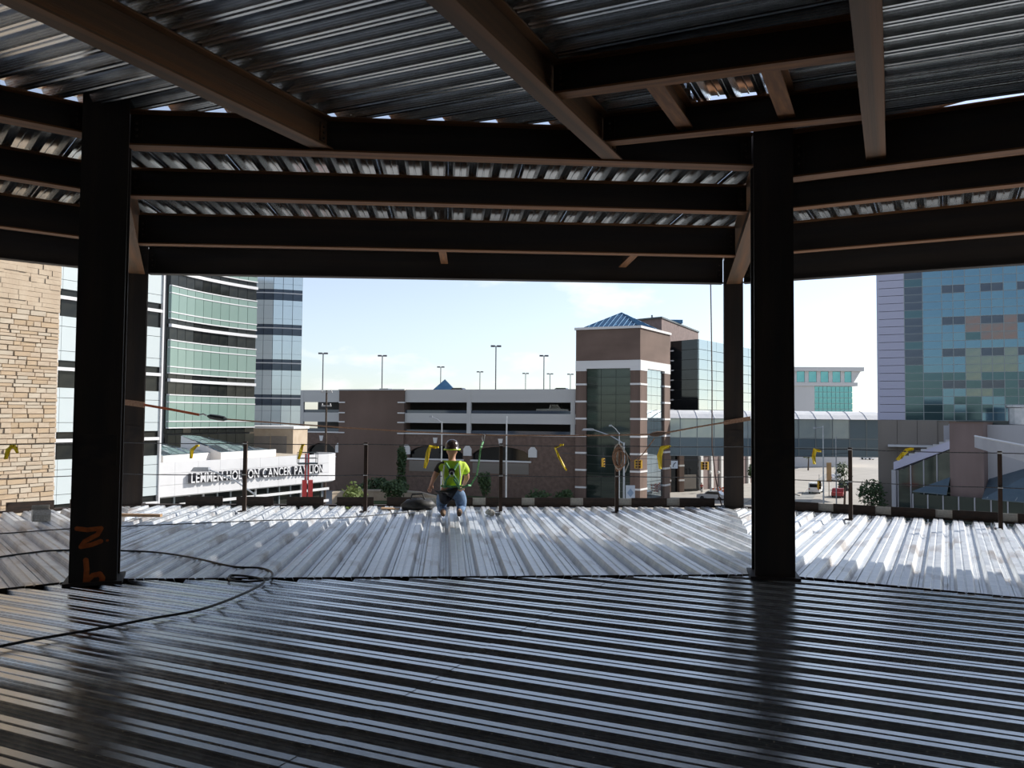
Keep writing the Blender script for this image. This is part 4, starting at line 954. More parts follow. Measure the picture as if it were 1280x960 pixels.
def gpl(px_, d, z=GZ): p = at(px_, 560, d); return Vector((p.x, p.y, z))
plant('columnar_tree', 'tall columnar tree against the brick bay', 'tree', gpl(502, 127), 9.3, 1.0, 900, s=.3, trunk=.05, seed=2)
plant('shrub', 'dark bushy shrub at the foot of the columnar tree', 'shrub', gpl(494, 118), 4.0, 2.3, 700, s=.3, trunk=.05, seed=3)
plant('shrub', 'dark rounded shrub beside the plain brick bay', 'shrub', gpl(466, 126), 3.4, 2.6, 600, s=.3, trunk=.05, seed=4)
plant('small_tree', 'narrow dark tree in front of the second garage arch', 'tree', gpl(607, 118), 5.2, 1.2, 600, s=.25, trunk=.2, seed=5)
plant('shrub', 'low dark shrub by the garage wall left of the stair tower', 'shrub', gpl(672, 118), 2.6, 2.2, 500, s=.25, trunk=.03, seed=6)
plant('shrub', 'low dark shrub at the foot of the stair tower', 'shrub', gpl(705, 119), 2.4, 2.0, 500, s=.25, trunk=.03, seed=7)
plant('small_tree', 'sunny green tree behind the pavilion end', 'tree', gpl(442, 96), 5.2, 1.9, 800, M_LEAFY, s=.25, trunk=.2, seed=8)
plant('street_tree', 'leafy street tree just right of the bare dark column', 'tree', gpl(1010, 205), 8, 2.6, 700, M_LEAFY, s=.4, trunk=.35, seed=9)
plant('street_tree', 'thin dark street tree at the kerb beside the red car', 'tree', gpl(1055, 122), 7.0, 1.7, 260, s=.28, trunk=.3, seed=10)
plant('street_tree', 'dark young tree beside the taupe stone base', 'tree', gpl(1088, 104), 5.6, 2.2, 800, s=.25, trunk=.2, seed=11)
plant('street_tree', 'dark tree by the plaza between the two dark columns', 'tree', gpl(942, 146), 5.4, 1.4, 500, s=.3, trunk=.3, seed=12)
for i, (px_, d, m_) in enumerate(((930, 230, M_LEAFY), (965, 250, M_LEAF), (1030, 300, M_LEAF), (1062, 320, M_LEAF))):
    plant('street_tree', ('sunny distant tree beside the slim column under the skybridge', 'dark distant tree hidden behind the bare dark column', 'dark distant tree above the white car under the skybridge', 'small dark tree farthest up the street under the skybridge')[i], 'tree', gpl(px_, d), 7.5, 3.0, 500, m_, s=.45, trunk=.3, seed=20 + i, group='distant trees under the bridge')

# ------------------------------------------------------------------ vehicles
def car(name, label, p, rz, m_, kind='sedan'):
    t = thing(name, label, 'car' if kind != 'pickup' else 'truck', tuple(p), rz); W = 1.8
    if kind == 'van': body = [(0, .35), (4.8, .35), (4.8, .95), (3.9, 1.1), (3.2, 1.85), (0.15, 1.85), (0, 1.0)]; win = [(0.25, 1.15), (3.65, 1.15), (3.1, 1.75), (0.35, 1.75)]
    elif kind == 'pickup': body = [(0, .45), (5.4, .45), (5.4, 1.05), (4.1, 1.15), (3.6, 1.8), (2.3, 1.8), (2.15, 1.15), (0, 1.1)]; win = [(2.4, 1.2), (3.95, 1.2), (3.5, 1.7), (2.45, 1.7)]
    else: body = [(0, .35), (4.5, .35), (4.5, .8), (3.4, .95), (2.8, 1.45), (1.2, 1.45), (.5, .95), (0, .9)]; win = [(.75, .98), (3.2, .98), (2.7, 1.38), (1.25, 1.38)]
    MB().xprism(body, -W / 2, W / 2).build('body', m_, t)
    MB().xprism(win, -W / 2 - .012, W / 2 + .012).build('side_windows', M_BLACKG, t)
    top = body[-3] if kind != 'pickup' else body[5]
    pc('rear_window', M_BLACKG, t, -0.01 if kind == 'van' else .5, .2 if kind == 'van' else .62, -.7, .7, 1.15, 1.7) if kind == 'van' else None
    for s in (-1, 1):
        pc('tail_light', M_CARR, t, -0.02, 0.06, s * .75 - .1, s * .75 + .1, .75, .95)
        for x in (.85, body[1][0] - .9):
            MB().tube([(x, s * (W / 2 - .2), .33), (x, s * (W / 2 + .02), .33)], .33, 14).build('wheel', M_TYRE, t)
    return t
away = R(62)
car('van', 'white van driving away up the sunlit street', gpl(1017, 141), away, M_CARW, 'van')
car('car', 'red car on the street beside the street tree', gpl(1046, 134), away, M_CARR)
car('car', 'dark car behind the red car', gpl(1054, 147), away, M_CARD2)
car('car', 'white car standing ahead of the red car', gpl(1044, 170), away, M_CARW)
car('car', 'distant white car far up the street', gpl(1092, 265), R(120), M_CARW)
car('car', 'silver car parked beside the slim column and barricades', gpl(908, 128), R(150), M_CARS)
car('pickup_truck', 'white pickup truck parked on the upper garage level', Vector((at(672, 510, 134).x, 134, 2.0)), R(-17), M_CARW, 'pickup')
for px_, d, m_, lab in ((470, 150, M_CARS, 'silver car parked on the garage roof above the brick bay'), (560, 144, M_CARD2, 'dark car parked on the garage roof by the small pyramid'), (648, 150, M_CARS, 'silver car parked on the garage roof between tall lamps'), (688, 140, M_CARD2, 'dark car parked on the garage roof near the stair tower')):
    p = at(px_, 485, d); car('car', lab, Vector((p.x, d, 5.3)), R(-17), m_)

# ------------------------------------------------------------------ street furniture
def cobra(label, px_base, d, y_top, px_head, y_head, z0=GZ, r_=0.11):
    b = at(px_base, 560, d); tp = at(px_base, y_top, d); hd = at(px_head, y_head, d)
    t = thing('street_lamp', label, 'lamp', (b.x, b.y, z0)); H = tp.z - z0; dx = hd.x - tp.x; dz = hd.z - tp.z
    MB().tube([(0, 0, 0), (0, 0, H)], [r_, r_ * .7], 8).build('pole', M_POLE, t)
    if dx:
        MB().tube([(0, 0, H - .15), (dx * .35, 0, H + dz * .6 - .1), (dx * .8, 0, H + dz)], r_ * .5, 6).build('arm', M_POLE, t)
        s = 1 if dx > 0 else -1
        MB().xprism([(min(dx * .78, dx * 1.1), H + dz - .1), (max(dx * .78, dx * 1.1), H + dz - .1), (max(dx * .8, dx * 1.05), H + dz + .13), (min(dx * .8, dx * 1.05), H + dz + .13)], -.18, .18).build('lamp_head', M_LAMPH, t)
    return t
cobra('grey street lamp in front of the first garage arch', 552, 105, 527, 537, 521)
cobra('plain grey pole in front of the second garage arch', 633, 95, 520, 633, 520)
cobra('big cobra-head street lamp behind the hanging cord coil', 780, 92, 553, 732, 537, r_=.13)
cobra('smaller street lamp in front of the stair tower', 774, 112, 541, 762, 532, r_=.1)
cobra('street lamp leaning across the pavilion lettering', 320, 46, 615, 248, 587, r_=.09)
cobra('grey street lamp by the kerb right of the bare dark column', 1029, 110, 532, 1018, 535, r_=.11)
cobra('second grey pole by the kerb right of the bare dark column', 1045, 118, 545, 1045, 545, r_=.1)
t = thing('utility_pole', 'dark utility pole with crossarms beside the blue glass tower', 'pole', tuple(gpl(407, 112)))
Hh = at(407, 488, 112).z - GZ; MB().tube([(0, 0, 0), (0, 0, Hh)], [.17, .12], 8).build('pole', M_BARK, t)
for z, w_ in ((Hh - .2, 1.3), (Hh - 2.1, 1.1)):
    pc('crossarm', M_CONC, t, -w_ * .6, w_ * .6, -.1, .1, z - .1, z + .08)
    for x in (-.5, .5): MB().lathe([(0, 0), (.08, 0), (.09, .2), (0, .25)], 8, (x * w_, 0, z + .08)).build('insulator', M_CONCW, t)
def signal(label, px_, py_, d, heads):
    p = at(px_, py_, d); t = thing('traffic_signal', label, 'traffic light', (p.x, p.y, p.z - .6), 0, None)
    for i, (dx, rz) in enumerate(heads):
        o = MB().box(-.2, .2, -.15, .15, 0, 1.15).build('housing', M_SIGY, t, loc=(dx, 0, 0)); o.rotation_euler.z = rz
        for k in range(3):
            MB().tube([(0, -.24, .2 + k * .37), (0, -.14, .2 + k * .37)], .14, 10).build('lens', M_LENS, o)
    MB().tube([(0, 0, 1.15), (0, 0, 2.0)], .03, 5).build('hanger', M_WIRE, t)
    return t
signal('yellow traffic signal hanging in front of the tower glass', 754, 578, 112, [(0, R(50))])
signal('yellow twin traffic signal hanging beside the cord coil', 798, 580, 112, [(-.32, R(10)), (.3, R(-50))])
signal('yellow twin traffic signal hanging in front of the plaza', 881, 582, 116, [(-.3, R(20)), (.3, R(-40))])
signal('yellow traffic signal hanging beside the white van', 1024, 606, 112, [(0, R(20))])
a = at(700, 566, 112); b = at(1060, 566, 112)
tag(MB().tube([a.lerp(b, i / 12) + Vector((0, 0, -1.0 * math.sin(math.pi * i / 12))) for i in range(13)], 0.03, 5).build('span_wire', M_WIRE, world=True), 'thin span wire carrying the traffic signals across the street', 'wire')
p = at(843, 581, 112); t = thing('hanging_sign', 'white no-turn sign hanging from the span wire', 'sign', (p.x, p.y, p.z - .5)); pc('panel', M_SIGNW, t, -.45, .45, -.03, .03, 0, 1.05)
MB().tube([(-.2, -.05, .2), (-.05, -.05, .65), (.2, -.05, .8)], .05, 5).build('arrow', M_BLACKG, t); pc('hanger', M_WIRE, t, -.02, .02, -.02, .02, 1.05, 2.1)
p = at(788, 616, 100); t = thing('notice_board', 'white notice board with a blue diamond beside the lamp post', 'sign', (p.x, p.y, GZ))
zq = p.z - GZ; pc('panel', M_SIGNW, t, -.55, .55, -.04, .04, zq - .9, zq + .9)
MB().poly([(0, -.05, zq - .55), (.4, -.05, zq), (0, -.05, zq + .55), (-.4, -.05, zq)]).build('diamond', M_SIGNB, t)
for x in (-.5, .5): pc('leg', M_POLE, t, x - .04, x + .04, -.03, .03, 0, zq - .9)
for i, (px_, d) in enumerate(((895, 134), (903, 136), (911, 138))):
    p = gpl(px_, d); t = thing('barricade', ('orange and white barricade farthest from the slim column', 'orange and white barricade in the middle of its row', 'orange and white barricade half hidden by the slim column')[i], 'barricade', tuple(p), R(-15), 'barricades on the plaza')
    for z in (.3, .75, 1.2):
        for k in range(6): pc('stripe', M_BARRO if k % 2 else M_WLINE, t, -.9 + .3 * k, -.6 + .3 * k, -.03, .03, z, z + .26)
    for x in (-.7, .7): pc('leg', M_WLINE, t, x - .04, x + .04, -.3, .3, 0, .08); pc('upright', M_WLINE, t, x - .04, x + .04, .03, .08, .08, 1.5)
p = gpl(1036, 137); t = thing('plywood_screen', 'tall plywood panel standing by the kerb poles', 'panel', tuple(p)); pc('sheet', M_PLY, t, -.4, .4, -.03, .03, 2.4, 5.6); pc('frame', M_WOOD, t, -.05, .05, .03, .1, 0, 5.6)
for i, px_ in enumerate((888, 898, 908)):
    p = gpl(px_, 140); t = thing('plaza_lamp', ('globe lamp post nearest the hanging twin signal', 'globe lamp post in the middle of three on the plaza', 'globe lamp post nearest the barricades')[i], 'lamp', tuple(p), 0, 'globe lamps on the plaza')
    MB().tube([(0, 0, 0), (0, 0, 3.4)], .08, 6).build('post', M_DPOLE, t); MB().lathe([(0, -.3), (.2, -.2), (.3, 0), (.2, .2), (0, .3)], 10, (0, 0, 3.6)).build('globe', M_CONCW, t, smooth=True)
# shop entrance below the bridge
A = at(806, 600, 138); B = at(875, 600, 143); A, B = V2(A.x, A.y), V2(B.x, B.y); t, L = facade('street_entrance', 'glazed street entrance with brick piers beside the stair tower', 'building', A, B)
pc('back_wall', M_BLACKG, t, 0, L, 0.6, 1.0, 0, 6.8)
for x in (0.0, L * .38, L * .62): pc('pier', M_BRICK, t, x, x + 1.0, 0, 0.6, 0, 6.8); pc('stone_stripe', M_CONCW, t, x - .03, x + 1.03, -.05, .3, 2.0, 2.3); pc('stone_stripe', M_CONCW, t, x - .03, x + 1.03, -.05, .3, 4.5, 4.8)
for i in range(3):
    x = 1.2 + i * .95; pc('door_frame', M_CONC, t, x, x + .08, 0.3, .5, 0, 3.0); pc('door_glass', M_TINT, t, x + .08, x + .87, 0.38, .42, 0.1, 2.9)
pc('door_head', M_CONC, t, 1.2, 4.2, 0.3, .5, 3.0, 3.2)
pc('wall_sign', M_TAUPE, t, L * .7, L * .95, .3, .6, .6, 3.0)

# red boom lift in front of the pavilion
p = at(383, 600, 57); t = thing('boom_lift', 'red mast lift standing in front of the pavilion lettering', 'lift', (p.x, p.y, GZ), R(20))
z_ = lambda y: at(383, y, 57).z - GZ
for x in (-.28, .12): pc('mast', M_RED, t, x, x + .3, -.2, .2, .9, z_(600))
pc('inner_mast', M_RED, t, -.12, .16, -.12, .12, z_(600), z_(567)); pc('mast_rail', M_POLE, t, -.05, .05, -.2, -.12, z_(600), z_(567))
pc('chassis', M_RED, t, -1.0, 1.0, -1.4, 1.4, .35, .9)
for x in (-1, 1):
    for y in (-1, 1): MB().tube([(x * .85, y * 1.0, .4), (x * 1.1, y * 1.0, .4)], .4, 14).build('wheel', M_TYRE, t)
pk = pc('platform', M_MULD, t, -.6, .7, -.5, .5, z_(580), z_(579) + .03)
for x, y in ((-.6, -.5), (.66, -.5), (-.6, .5), (.66, .5)): pc('guard_post', M_MULD, t, x, x + .04, y, y + .04, z_(580), z_(566))
for z in (z_(566), z_(573)):
    pc('guard_rail', M_MULD, t, -.6, .7, -.5, -.46, z, z + .04); pc('guard_rail', M_MULD, t, -.6, .7, .46, .5, z, z + .04)

# ------------------------------------------------------------------ small figures in the street
def figure(label, p, rz, top, legs, k=1.0, skin=M_SKIN):
    t = thing('person', label, 'person', tuple(p), rz)
    Z = lambda z: z * k
    body = [[('pel', (0, 0, Z(.95)), .13), ('che', (0, 0, Z(1.3)), .16), ('nec', (0, 0, Z(1.48)), .06), ('hed', (0, .01, Z(1.6)), .095), ('top', (0, 0, Z(1.7)), .07)]]
    for s in (-1, 1):
        body.append([('che', 0, 0), ('sh%d' % s, (s * .19, 0, Z(1.4)), .06), ('el%d' % s, (s * .25, .02, Z(1.12)), .045), ('ha%d' % s, (s * .24, .12, Z(.88)), .04)])
        body.append([('pel', 0, 0), ('hi%d' % s, (s * .1, 0, Z(.88)), .09), ('kn%d' % s, (s * .12, .06 * s, Z(.48)), .065), ('an%d' % s, (s * .12, .14 * s - .05, Z(.08)), .045), ('to%d' % s, (s * .12, .14 * s + .1, Z(.04)), .035)])
    o = skin_obj('body', body, skin, t, 0, 1)
    tr = [[('che', (0, 0, Z(1.3)), .18), ('pel', (0, 0, Z(.95)), .16)]]
    for s in (-1, 1): tr.append([('che', 0, 0), ('s%d' % s, (s * .19, 0, Z(1.4)), .075), ('e%d' % s, (s * .25, .02, Z(1.12)), .06)])
    skin_obj('shirt', tr, top, t, 0, 1)
    tr = [[('pel', (0, 0, Z(.95)), .15)]]
    for s in (-1, 1): tr.append([('pel', 0, 0), ('h%d' % s, (s * .1, 0, Z(.86)), .105), ('k%d' % s, (s * .12, .06 * s, Z(.48)), .08), ('a%d' % s, (s * .12, .14 * s - .05, Z(.1)), .065)])
    skin_obj('trousers', tr, legs, t, 0, 1)
    MB().lathe([(0, .1), (.07, .09), (.105, .03), (.1, -.04)], 10, (0, -.01, Z(1.65))).build('hair', M_HAIR, t, smooth=True)
    return t
figure('person in a dark red top walking on the plaza', gpl(877, 140, GZ + .12), 0, M_CARR, M_JEANS)
figure('person in white walking beside the slim column', gpl(943, 152), R(40), M_WLINE, M_JEANS)
figure('person in dark clothes walking beside the slim column', gpl(940.5, 158), R(30), M_SHIRT, M_JEANS)

# ------------------------------------------------------------------ toe plates along the open edge
def toe(label, A, B, p_start, pitch, dark, n0, n1, grey0=-99):
    d = (B - A); L = d.length; u = d.normalized(); t = thing('edge_angle', label, 'edge plate', (A.x, A.y, 0.02), math.atan2(u.y, u.x))
    pc('base_angle', M_TOED, t, 0.2, L - 0.2, -0.02, 0.12, -0.02, 0.012)
    s0 = (V2(*p_start[:2]) - A).dot(u)
    for k in range(n0, n1):
        x = s0 + k * pitch
        if x < 0.25 or x + pitch > L - 0.2: continue
        if k >= grey0: pc('grey_plate', M_TOEL, t, x, x + pitch - dark, 0.03, 0.038, 0.012, 0.145)
        pc('dark_plate', M_TOED, t, x + pitch - dark - .01, x + pitch + .01, 0.0, 0.008, 0.012, 0.155)
    return t
toe('dark steel edge plates behind the kneeling worker', O1, O2, hit(590, 630, O1, O2), 0.905, 0.645, -8, 9, -1)
toe('dark steel edge plates in front of the teal glass building', O2, RXO, hit(1093, 632, O2, RXO), 0.93, 0.66, -4, 14)
toe('dark steel edge plates in front of the stone building', LLO, O1, hit(67, 630, LLO, O1), 0.95, 0.69, -8, 4, 99)

# ------------------------------------------------------------------ guard posts and cables
def off_line(A, B, t): n = -normal_of(A, B) * t; return A + n, B + n
m0, m1 = off_line(O1, O2, 0.85); r0, r1 = off_line(O2, RXO, 0.85); l0, l1 = off_line(LLO, O1, 0.85)
POSTZ = 1.2
def post(px_, A, B, lab):
    p = hit(px_, 600, A, B); t = thing('guard_post', lab, 'post', (p.x, p.y, 0.0), math.atan2((B - A).y, (B - A).x), 'guard posts along the edge')
    pc('upright', M_POST, t, -.03, .03, -.03, .03, .015, POSTZ); pc('foot', M_POST, t, -.09, .09, -.09, .09, 0, .015)
    for z in (0.64, 1.17): MB().tube([(-.035, -.05, z), (.035, -.05, z)], .014, 6).build('eyelet', M_HOOK, t)
    return p
posts = [post(306, m0, m1, 'guard post in front of the pavilion lettering'), post(457, m0, m1, 'guard post in front of the plain brick bay'), post(626, m0, m1, 'guard post beside the kneeling worker'), post(771, m0, m1, 'guard post carrying the coil of cord')]
rp_ = [post(1063, r0, r1, 'guard post in front of the street under the skybridge'), post(1250, r0, r1, 'guard post in front of the blue sloping roof')]
corner_l = V2(*hit(146, 600, m0, m1)[:2]); corner_r = V2(*hit(930, 600, m0, m1)[:2])
def cable(label, z, sag):
    P = [Vector((l0.x, l0.y, z)), Vector((l0.lerp(l1, .5).x, l0.lerp(l1, .5).y, z)), Vector((l0.lerp(l1, .95).x, l0.lerp(l1, .95).y, z)), Vector((corner_l.x, corner_l.y, z))] + [Vector((p.x, p.y - .05, z)) for p in posts] + [Vector((corner_r.x, corner_r.y, z))] + [Vector((p.x - .02, p.y - .05, z)) for p in rp_] + [Vector((r0.lerp(r1, .6).x, r0.lerp(r1, .6).y, z))]
    pts = []
    for a, b in zip(P, P[1:]):
        for i in range(6):
            f = i / 6; q = a.lerp(b, f); q.z -= sag * 4 * f * (1 - f); pts.append(q)
    pts.append(P[-1])
    tag(MB().tube(pts, 0.0075, 5).build('guard_cable', M_WIRE, world=True), label, 'cable')
cable('upper steel guard cable strung along the open edge', 1.17, .012); cable('lower steel guard cable strung along the open edge', 0.64, .015)

# yellow tape tails tied to the upper cable
def flag(label, pts, A, B, w0=.03, seed=0):
    rnd = random.Random(seed); P = [hit(x, y, A, B) for x, y in pts]
    mb = MB(); n = len(P)
    for k, ww in ((0, 1.0), (1, .8)):
        L_ = []; 
        for i, p in enumerate(P):
            q = p + Vector((0, -.03 - .03 * k + rnd.uniform(-.01, .01), 0)); wd = w0 * ww * (0.6 if i in (0, n - 1) else 1.0)
            tn = (P[min(i + 1, n - 1)] - P[max(i - 1, 0)]); sd = Vector((-tn.z, 0, tn.x)).normalized() * wd
            L_.append((q - sd, q + Vector((0, .018 * (-1) ** i, 0)), q + sd))
        for a, b in zip(L_, L_[1:]):
            mb.poly([a[0], a[1], b[1], b[0]]); mb.poly([a[1], a[2], b[2], b[1]])
    mb.tube([P[0] + Vector((-.03, 0, 0)), P[0] + Vector((.03, -.02, 0))], .018, 6)
    tag(mb.build('caution_flag', M_TAPE, world=True, base=tuple(P[0])), label, 'flag', 'yellow tape tails on the guard cable')
flag('yellow tape tail hanging in front of the stone building', [(18, 557), (12, 562), (9, 574)], l0, l1, .035, 1)
flag('yellow tape tail folded over in front of the stone building', [(15, 557), (21, 560), (24, 566)], l0, l1, .03, 2)
flag('yellow tape tail hanging in front of the pavilion roof lights', [(247, 557), (241, 562), (240, 573)], m0, m1, .035, 3)
flag('yellow tape tail hanging beside the red lift', [(379, 556), (377, 563), (374, 574)], m0, m1, .03, 4)
flag('yellow tape tail hanging beside the worker\'s hat', [(546, 559), (538, 558), (535, 566), (533, 578), (531, 585)], m0, m1, .035, 5)
flag('long thin yellow tape tail in front of the brick garage', [(702, 556), (694, 560), (698, 570), (705, 583), (708, 588)], m0, m1, .02, 6)
flag('yellow tape tail hanging beside the twin traffic signal', [(836, 558), (827, 560), (824, 570), (825, 586)], m0, m1, .045, 7)
flag('yellow tape tail hanging by the slim kerb poles', [(1024, 564), (1018, 562), (1016, 570), (1017, 580)], r0, r1, .035, 8)
flag('yellow tape tail blowing sideways in front of the taupe stone base', [(1139, 561), (1132, 563), (1127, 568), (1120, 575)], r0, r1, .035, 9)

# ------------------------------------------------------------------ lifeline with strap and ratchet
def on_chord(px_, py_, dy=-0.22):
    A_, B_ = O1 + V2(0, dy), O2 + V2(0, dy); return hit(px_, py_, A_, B_)
t = thing('lifeline', 'orange strap and tan rope lifeline strung between the slim columns', 'rope', tuple(on_chord(160, 502)))
def ribbon3(pts, w_):
    mb = MB()
    for a, b in zip(pts, pts[1:]):
        mb.hexa([a + Vector((0, -.004, -w_)), b + Vector((0, -.004, -w_)), b + Vector((0, .004, -w_)), a + Vector((0, .004, -w_)), a + Vector((0, -.004, w_)), b + Vector((0, -.004, w_)), b + Vector((0, .004, w_)), a + Vector((0, .004, w_))])
    return mb
ribbon3([on_chord(142, 501), on_chord(158, 503), on_chord(180, 506)], .05).build('strap_loop', M_ROPE, t, world=True)
ribbon3([on_chord(180, 506), on_chord(215, 512), on_chord(249, 518.5)], .022).build('strap', M_STRAP, t, world=True)
MB().tube([on_chord(249, 518.5), on_chord(254, 517.5), on_chord(258, 519.5)], .016, 6).build('hook', M_HOOK, t, world=True)
a, b = on_chord(259, 520), on_chord(284, 524)
MB().tube([a, a.lerp(b, .15), a.lerp(b, .5), a.lerp(b, .85), b], [.015, .045, .05, .045, .015], 8).build('ratchet', M_MULD, t, world=True)
rope = [(284, 524), (330, 527.5), (430, 534.5), (520, 540), (620, 544), (720, 544.5), (790, 543.5), (812, 543)]
MB().tube([on_chord(*q) for q in rope], .014, 6).build('rope', M_ROPE, t, world=True)
a, b = on_chord(812, 543.5), on_chord(832, 541)
MB().tube([a, a.lerp(b, .2), a.lerp(b, .5), a.lerp(b, .8), b], [.015, .04, .05, .04, .015], 8).build('rope_grab', M_BRICK, t, world=True)
MB().tube([on_chord(832, 541), on_chord(870, 534), on_chord(912, 527)], .016, 6).build('rope_end', M_ROPE, t, world=True)
ribbon3([on_chord(905, 528.5), on_chord(920, 526), on_chord(938, 523)], .04).build('strap_loop', M_ROPE, t, world=True)
# coil of cord over a post, with tail up to the lifeline
pcoil = hit(773, 572, m0, m1); t = thing('cord_coil', 'brown and white cord coiled over a guard post top', 'cord', (pcoil.x, pcoil.y, pcoil.z))
rnd = random.Random(5)
for k in range(9):
    c = Vector((rnd.uniform(-.03, .03), -.07 - .008 * k, rnd.uniform(-.03, .03))); rx_, rz_ = .02 + .011 * k, .19 + rnd.uniform(-.04, .05)
    MB().tube([c + Vector((math.cos(a_ * .4488) * rx_, math.sin(a_ * .9) * .01, math.sin(a_ * .4488) * rz_)) for a_ in range(15)], .011, 5).build('loop', M_ROPE if k % 3 else M_CARD, t)
mt = (Vector(t.location))
MB().tube([Vector((.08, -.1, .15)), Vector((.22, -.1, -.06)), Vector((.36, -.1, .02)), hit(805, 566, m0, m1) - mt, hit(818, 548, m0, m1) - mt], .010, 5).build('tail', M_ROPE, t)
MB().tube([Vector((.05, -.12, .2)), Vector((.14, -.12, .05)), Vector((.16, -.12, -.1)), Vector((.1, -.12, -.25))], .010, 5).build('tail', M_CARD, t)
# thin rope hanging from the roof edge
A_, B_ = O1 + V2(0, .14), O2 + V2(0, .14)
tag(MB().tube([hit(x, y, A_, B_) for x, y in ((888, 340), (889, 400), (890, 480), (890, 560), (894, 595), (899, 622), (903, 634))], .012, 5).build('hanging_rope', M_BRICKP, world=True), 'thin dark rope hanging from the roof edge beside the slim column', 'rope')

# ------------------------------------------------------------------ cords and scraps on the deck
def cord(label, pts, r_=.009, z=.03, loop=None):
    P = [gz(x, y, z) for x, y in pts]; Q = []
    for i in range(len(P) - 1):
        p0_, p1_, p2_, p3_ = P[max(i - 1, 0)], P[i], P[i + 1], P[min(i + 2, len(P) - 1)]
        for k in range(6):
            f = k / 6; Q.append(0.5 * ((2 * p1_) + (p2_ - p0_) * f + (2 * p0_ - 5 * p1_ + 4 * p2_ - p3_) * f * f + (3 * p1_ - p0_ - 3 * p2_ + p3_) * f ** 3))
    Q.append(P[-1])
    tag(MB().tube(Q, r_, 6).build('power_cord', M_CORD, world=True), label, 'cord')
cord('black cord running along the outer deck towards the worker', [(-30, 669), (30, 665), (70, 662), (128, 659), (200, 656), (320, 651), (430, 647), (500, 641), (532, 638)], .008)
cord('thick black cord snaking across the deck with a loop near the girder line', [(-20, 699), (30, 692), (70, 688), (130, 688), (190, 690), (240, 697), (290, 708), (325, 710), (340, 716), (335, 724), (310, 727), (288, 725), (290, 719), (320, 722), (330, 728), (300, 744), (250, 762), (190, 773), (110, 788), (40, 800), (-20, 812)], .011)
p = gz(165, 647, .05); q = gz(131, 645.5, .05); r_ = gz(200, 646.5, .05)
tag(MB().hexa([q + Vector((0, 0, 0)), r_, r_ + Vector((0, .09, 0)), q + Vector((0, .09, 0)), q + Vector((0, 0, .04)), r_ + Vector((0, 0, .04)), r_ + Vector((0, .09, .04)), q + Vector((0, .09, .04))]).build('wood_strip', M_WOOD, world=True), 'thin bare wood strip lying by the slim column', 'wood')
p = gz(51, 651, 0.02); t = thing('carton', 'small open paper carton on the shaded deck', 'box', (p.x, p.y, .02), R(35))
for x0, x1, y0, y1 in ((-.12, .12, -.1, -.09), (-.12, .12, .09, .1), (-.12, -.11, -.1, .1), (.11, .12, -.1, .1)): pc('side', M_CARD, t, x0, x1, y0, y1, 0, .17)
pc('bottom', M_CARD, t, -.12, .12, -.1, .1, 0, .01)
for s_, rr in ((-1, .6), (1, -.6)):
    o = pc('flap', M_CARD, t, -.12, .12, 0, .09, 0, .008); o.location = (-.12, s_ * .1, .17); o.rotation_euler = (s_ * 2.3, 0, 0)
p = gz(616, 644, .02); t = thing('paper_scrap', 'crumpled pale paper and tape roll on the deck right of the worker', 'scrap', (p.x, p.y, .02))
mb = MB(); rnd = random.Random(9)
mb.lathe([(.0, .0), (.07, .01), (.09, .05), (.05, .09), (0, .1)], 9, (-.05, 0, 0)); mb.v = [(v[0] + rnd.uniform(-.015, .015), v[1] + rnd.uniform(-.015, .015), max(0, v[2] + rnd.uniform(-.012, .012))) for v in mb.v]; mb.build('ball', M_CARD, t)
MB().lathe([(.03, 0), (.055, 0), (.055, .045), (.03, .045), (.03, 0)], 12, (.09, .02, 0)).build('tape_roll', M_HOOK, t)
p = gz(543, 638, .02); t = thing('tool_bag', 'slumped black tool bag beside the kneeling worker', 'bag', (p.x - .3, p.y + .1, .02))
mb = MB().lathe([(0, 0), (.2, .0), (.24, .08), (.17, .17), (.06, .2), (0, .19)], 14); mb.v = [(v[0] * 1.3 + rnd.uniform(-.02, .02), v[1] * .8, v[2] + (rnd.uniform(-.02, .02) if v[2] > .02 else 0)) for v in mb.v]; mb.build('sack', M_CORD, t, smooth=True)
MB().tube([(-.14, 0, .15), (-.1, -.02, .27), (.08, -.02, .28), (.13, 0, .15)], .015, 6).build('handle', M_CORD, t)
p = gz(487, 637, .03); tag(MB().hexa([(p.x - .16, p.y, .03), (p.x + .16, p.y - .06, .03), (p.x + .17, p.y + .08, .03), (p.x - .15, p.y + .13, .03), (p.x - .16, p.y, .05), (p.x + .16, p.y - .06, .045), (p.x + .17, p.y + .08, .05), (p.x - .15, p.y + .13, .06)]).build('wood_offcut', M_WOOD, world=True), 'small wood offcut lying near the edge left of the worker', 'wood')

# ------------------------------------------------------------------ kneeling worker, back to the camera
p = gz(566, 641.5, .02)
t = thing('person', 'worker kneeling in a lime safety vest, harness and dark hard hat', 'person', (p.x, p.y - .35, .02), R(4))
body = [[('pel', (0, -.02, .42), .13), ('wai', (0, .0, .58), (.135, .11)), ('che', (0, .04, .76), (.165, .115)), ('nec', (0, .06, .92), .055), ('jaw', (.0, .085, 1.0), .068), ('hed', (0, .085, 1.08), .092), ('crn', (0, .08, 1.16), .075)]]
for s_ in (-1, 1):
    leg = [('pel', 0, 0), ('hip%d' % s_, (s_ * .11, .02, .38), .095), ('mid%d' % s_, (s_ * .15, .22, .22), .085), ('kne%d' % s_, (s_ * .17, .40, .09), .07), ('shn%d' % s_, (s_ * .15, .18, .07), .055), ('ank%d' % s_, (s_ * .13, -.06, .08), .042), ('toe%d' % s_, (s_ * .13, -.17, .05), .038)]
    body.append(leg)
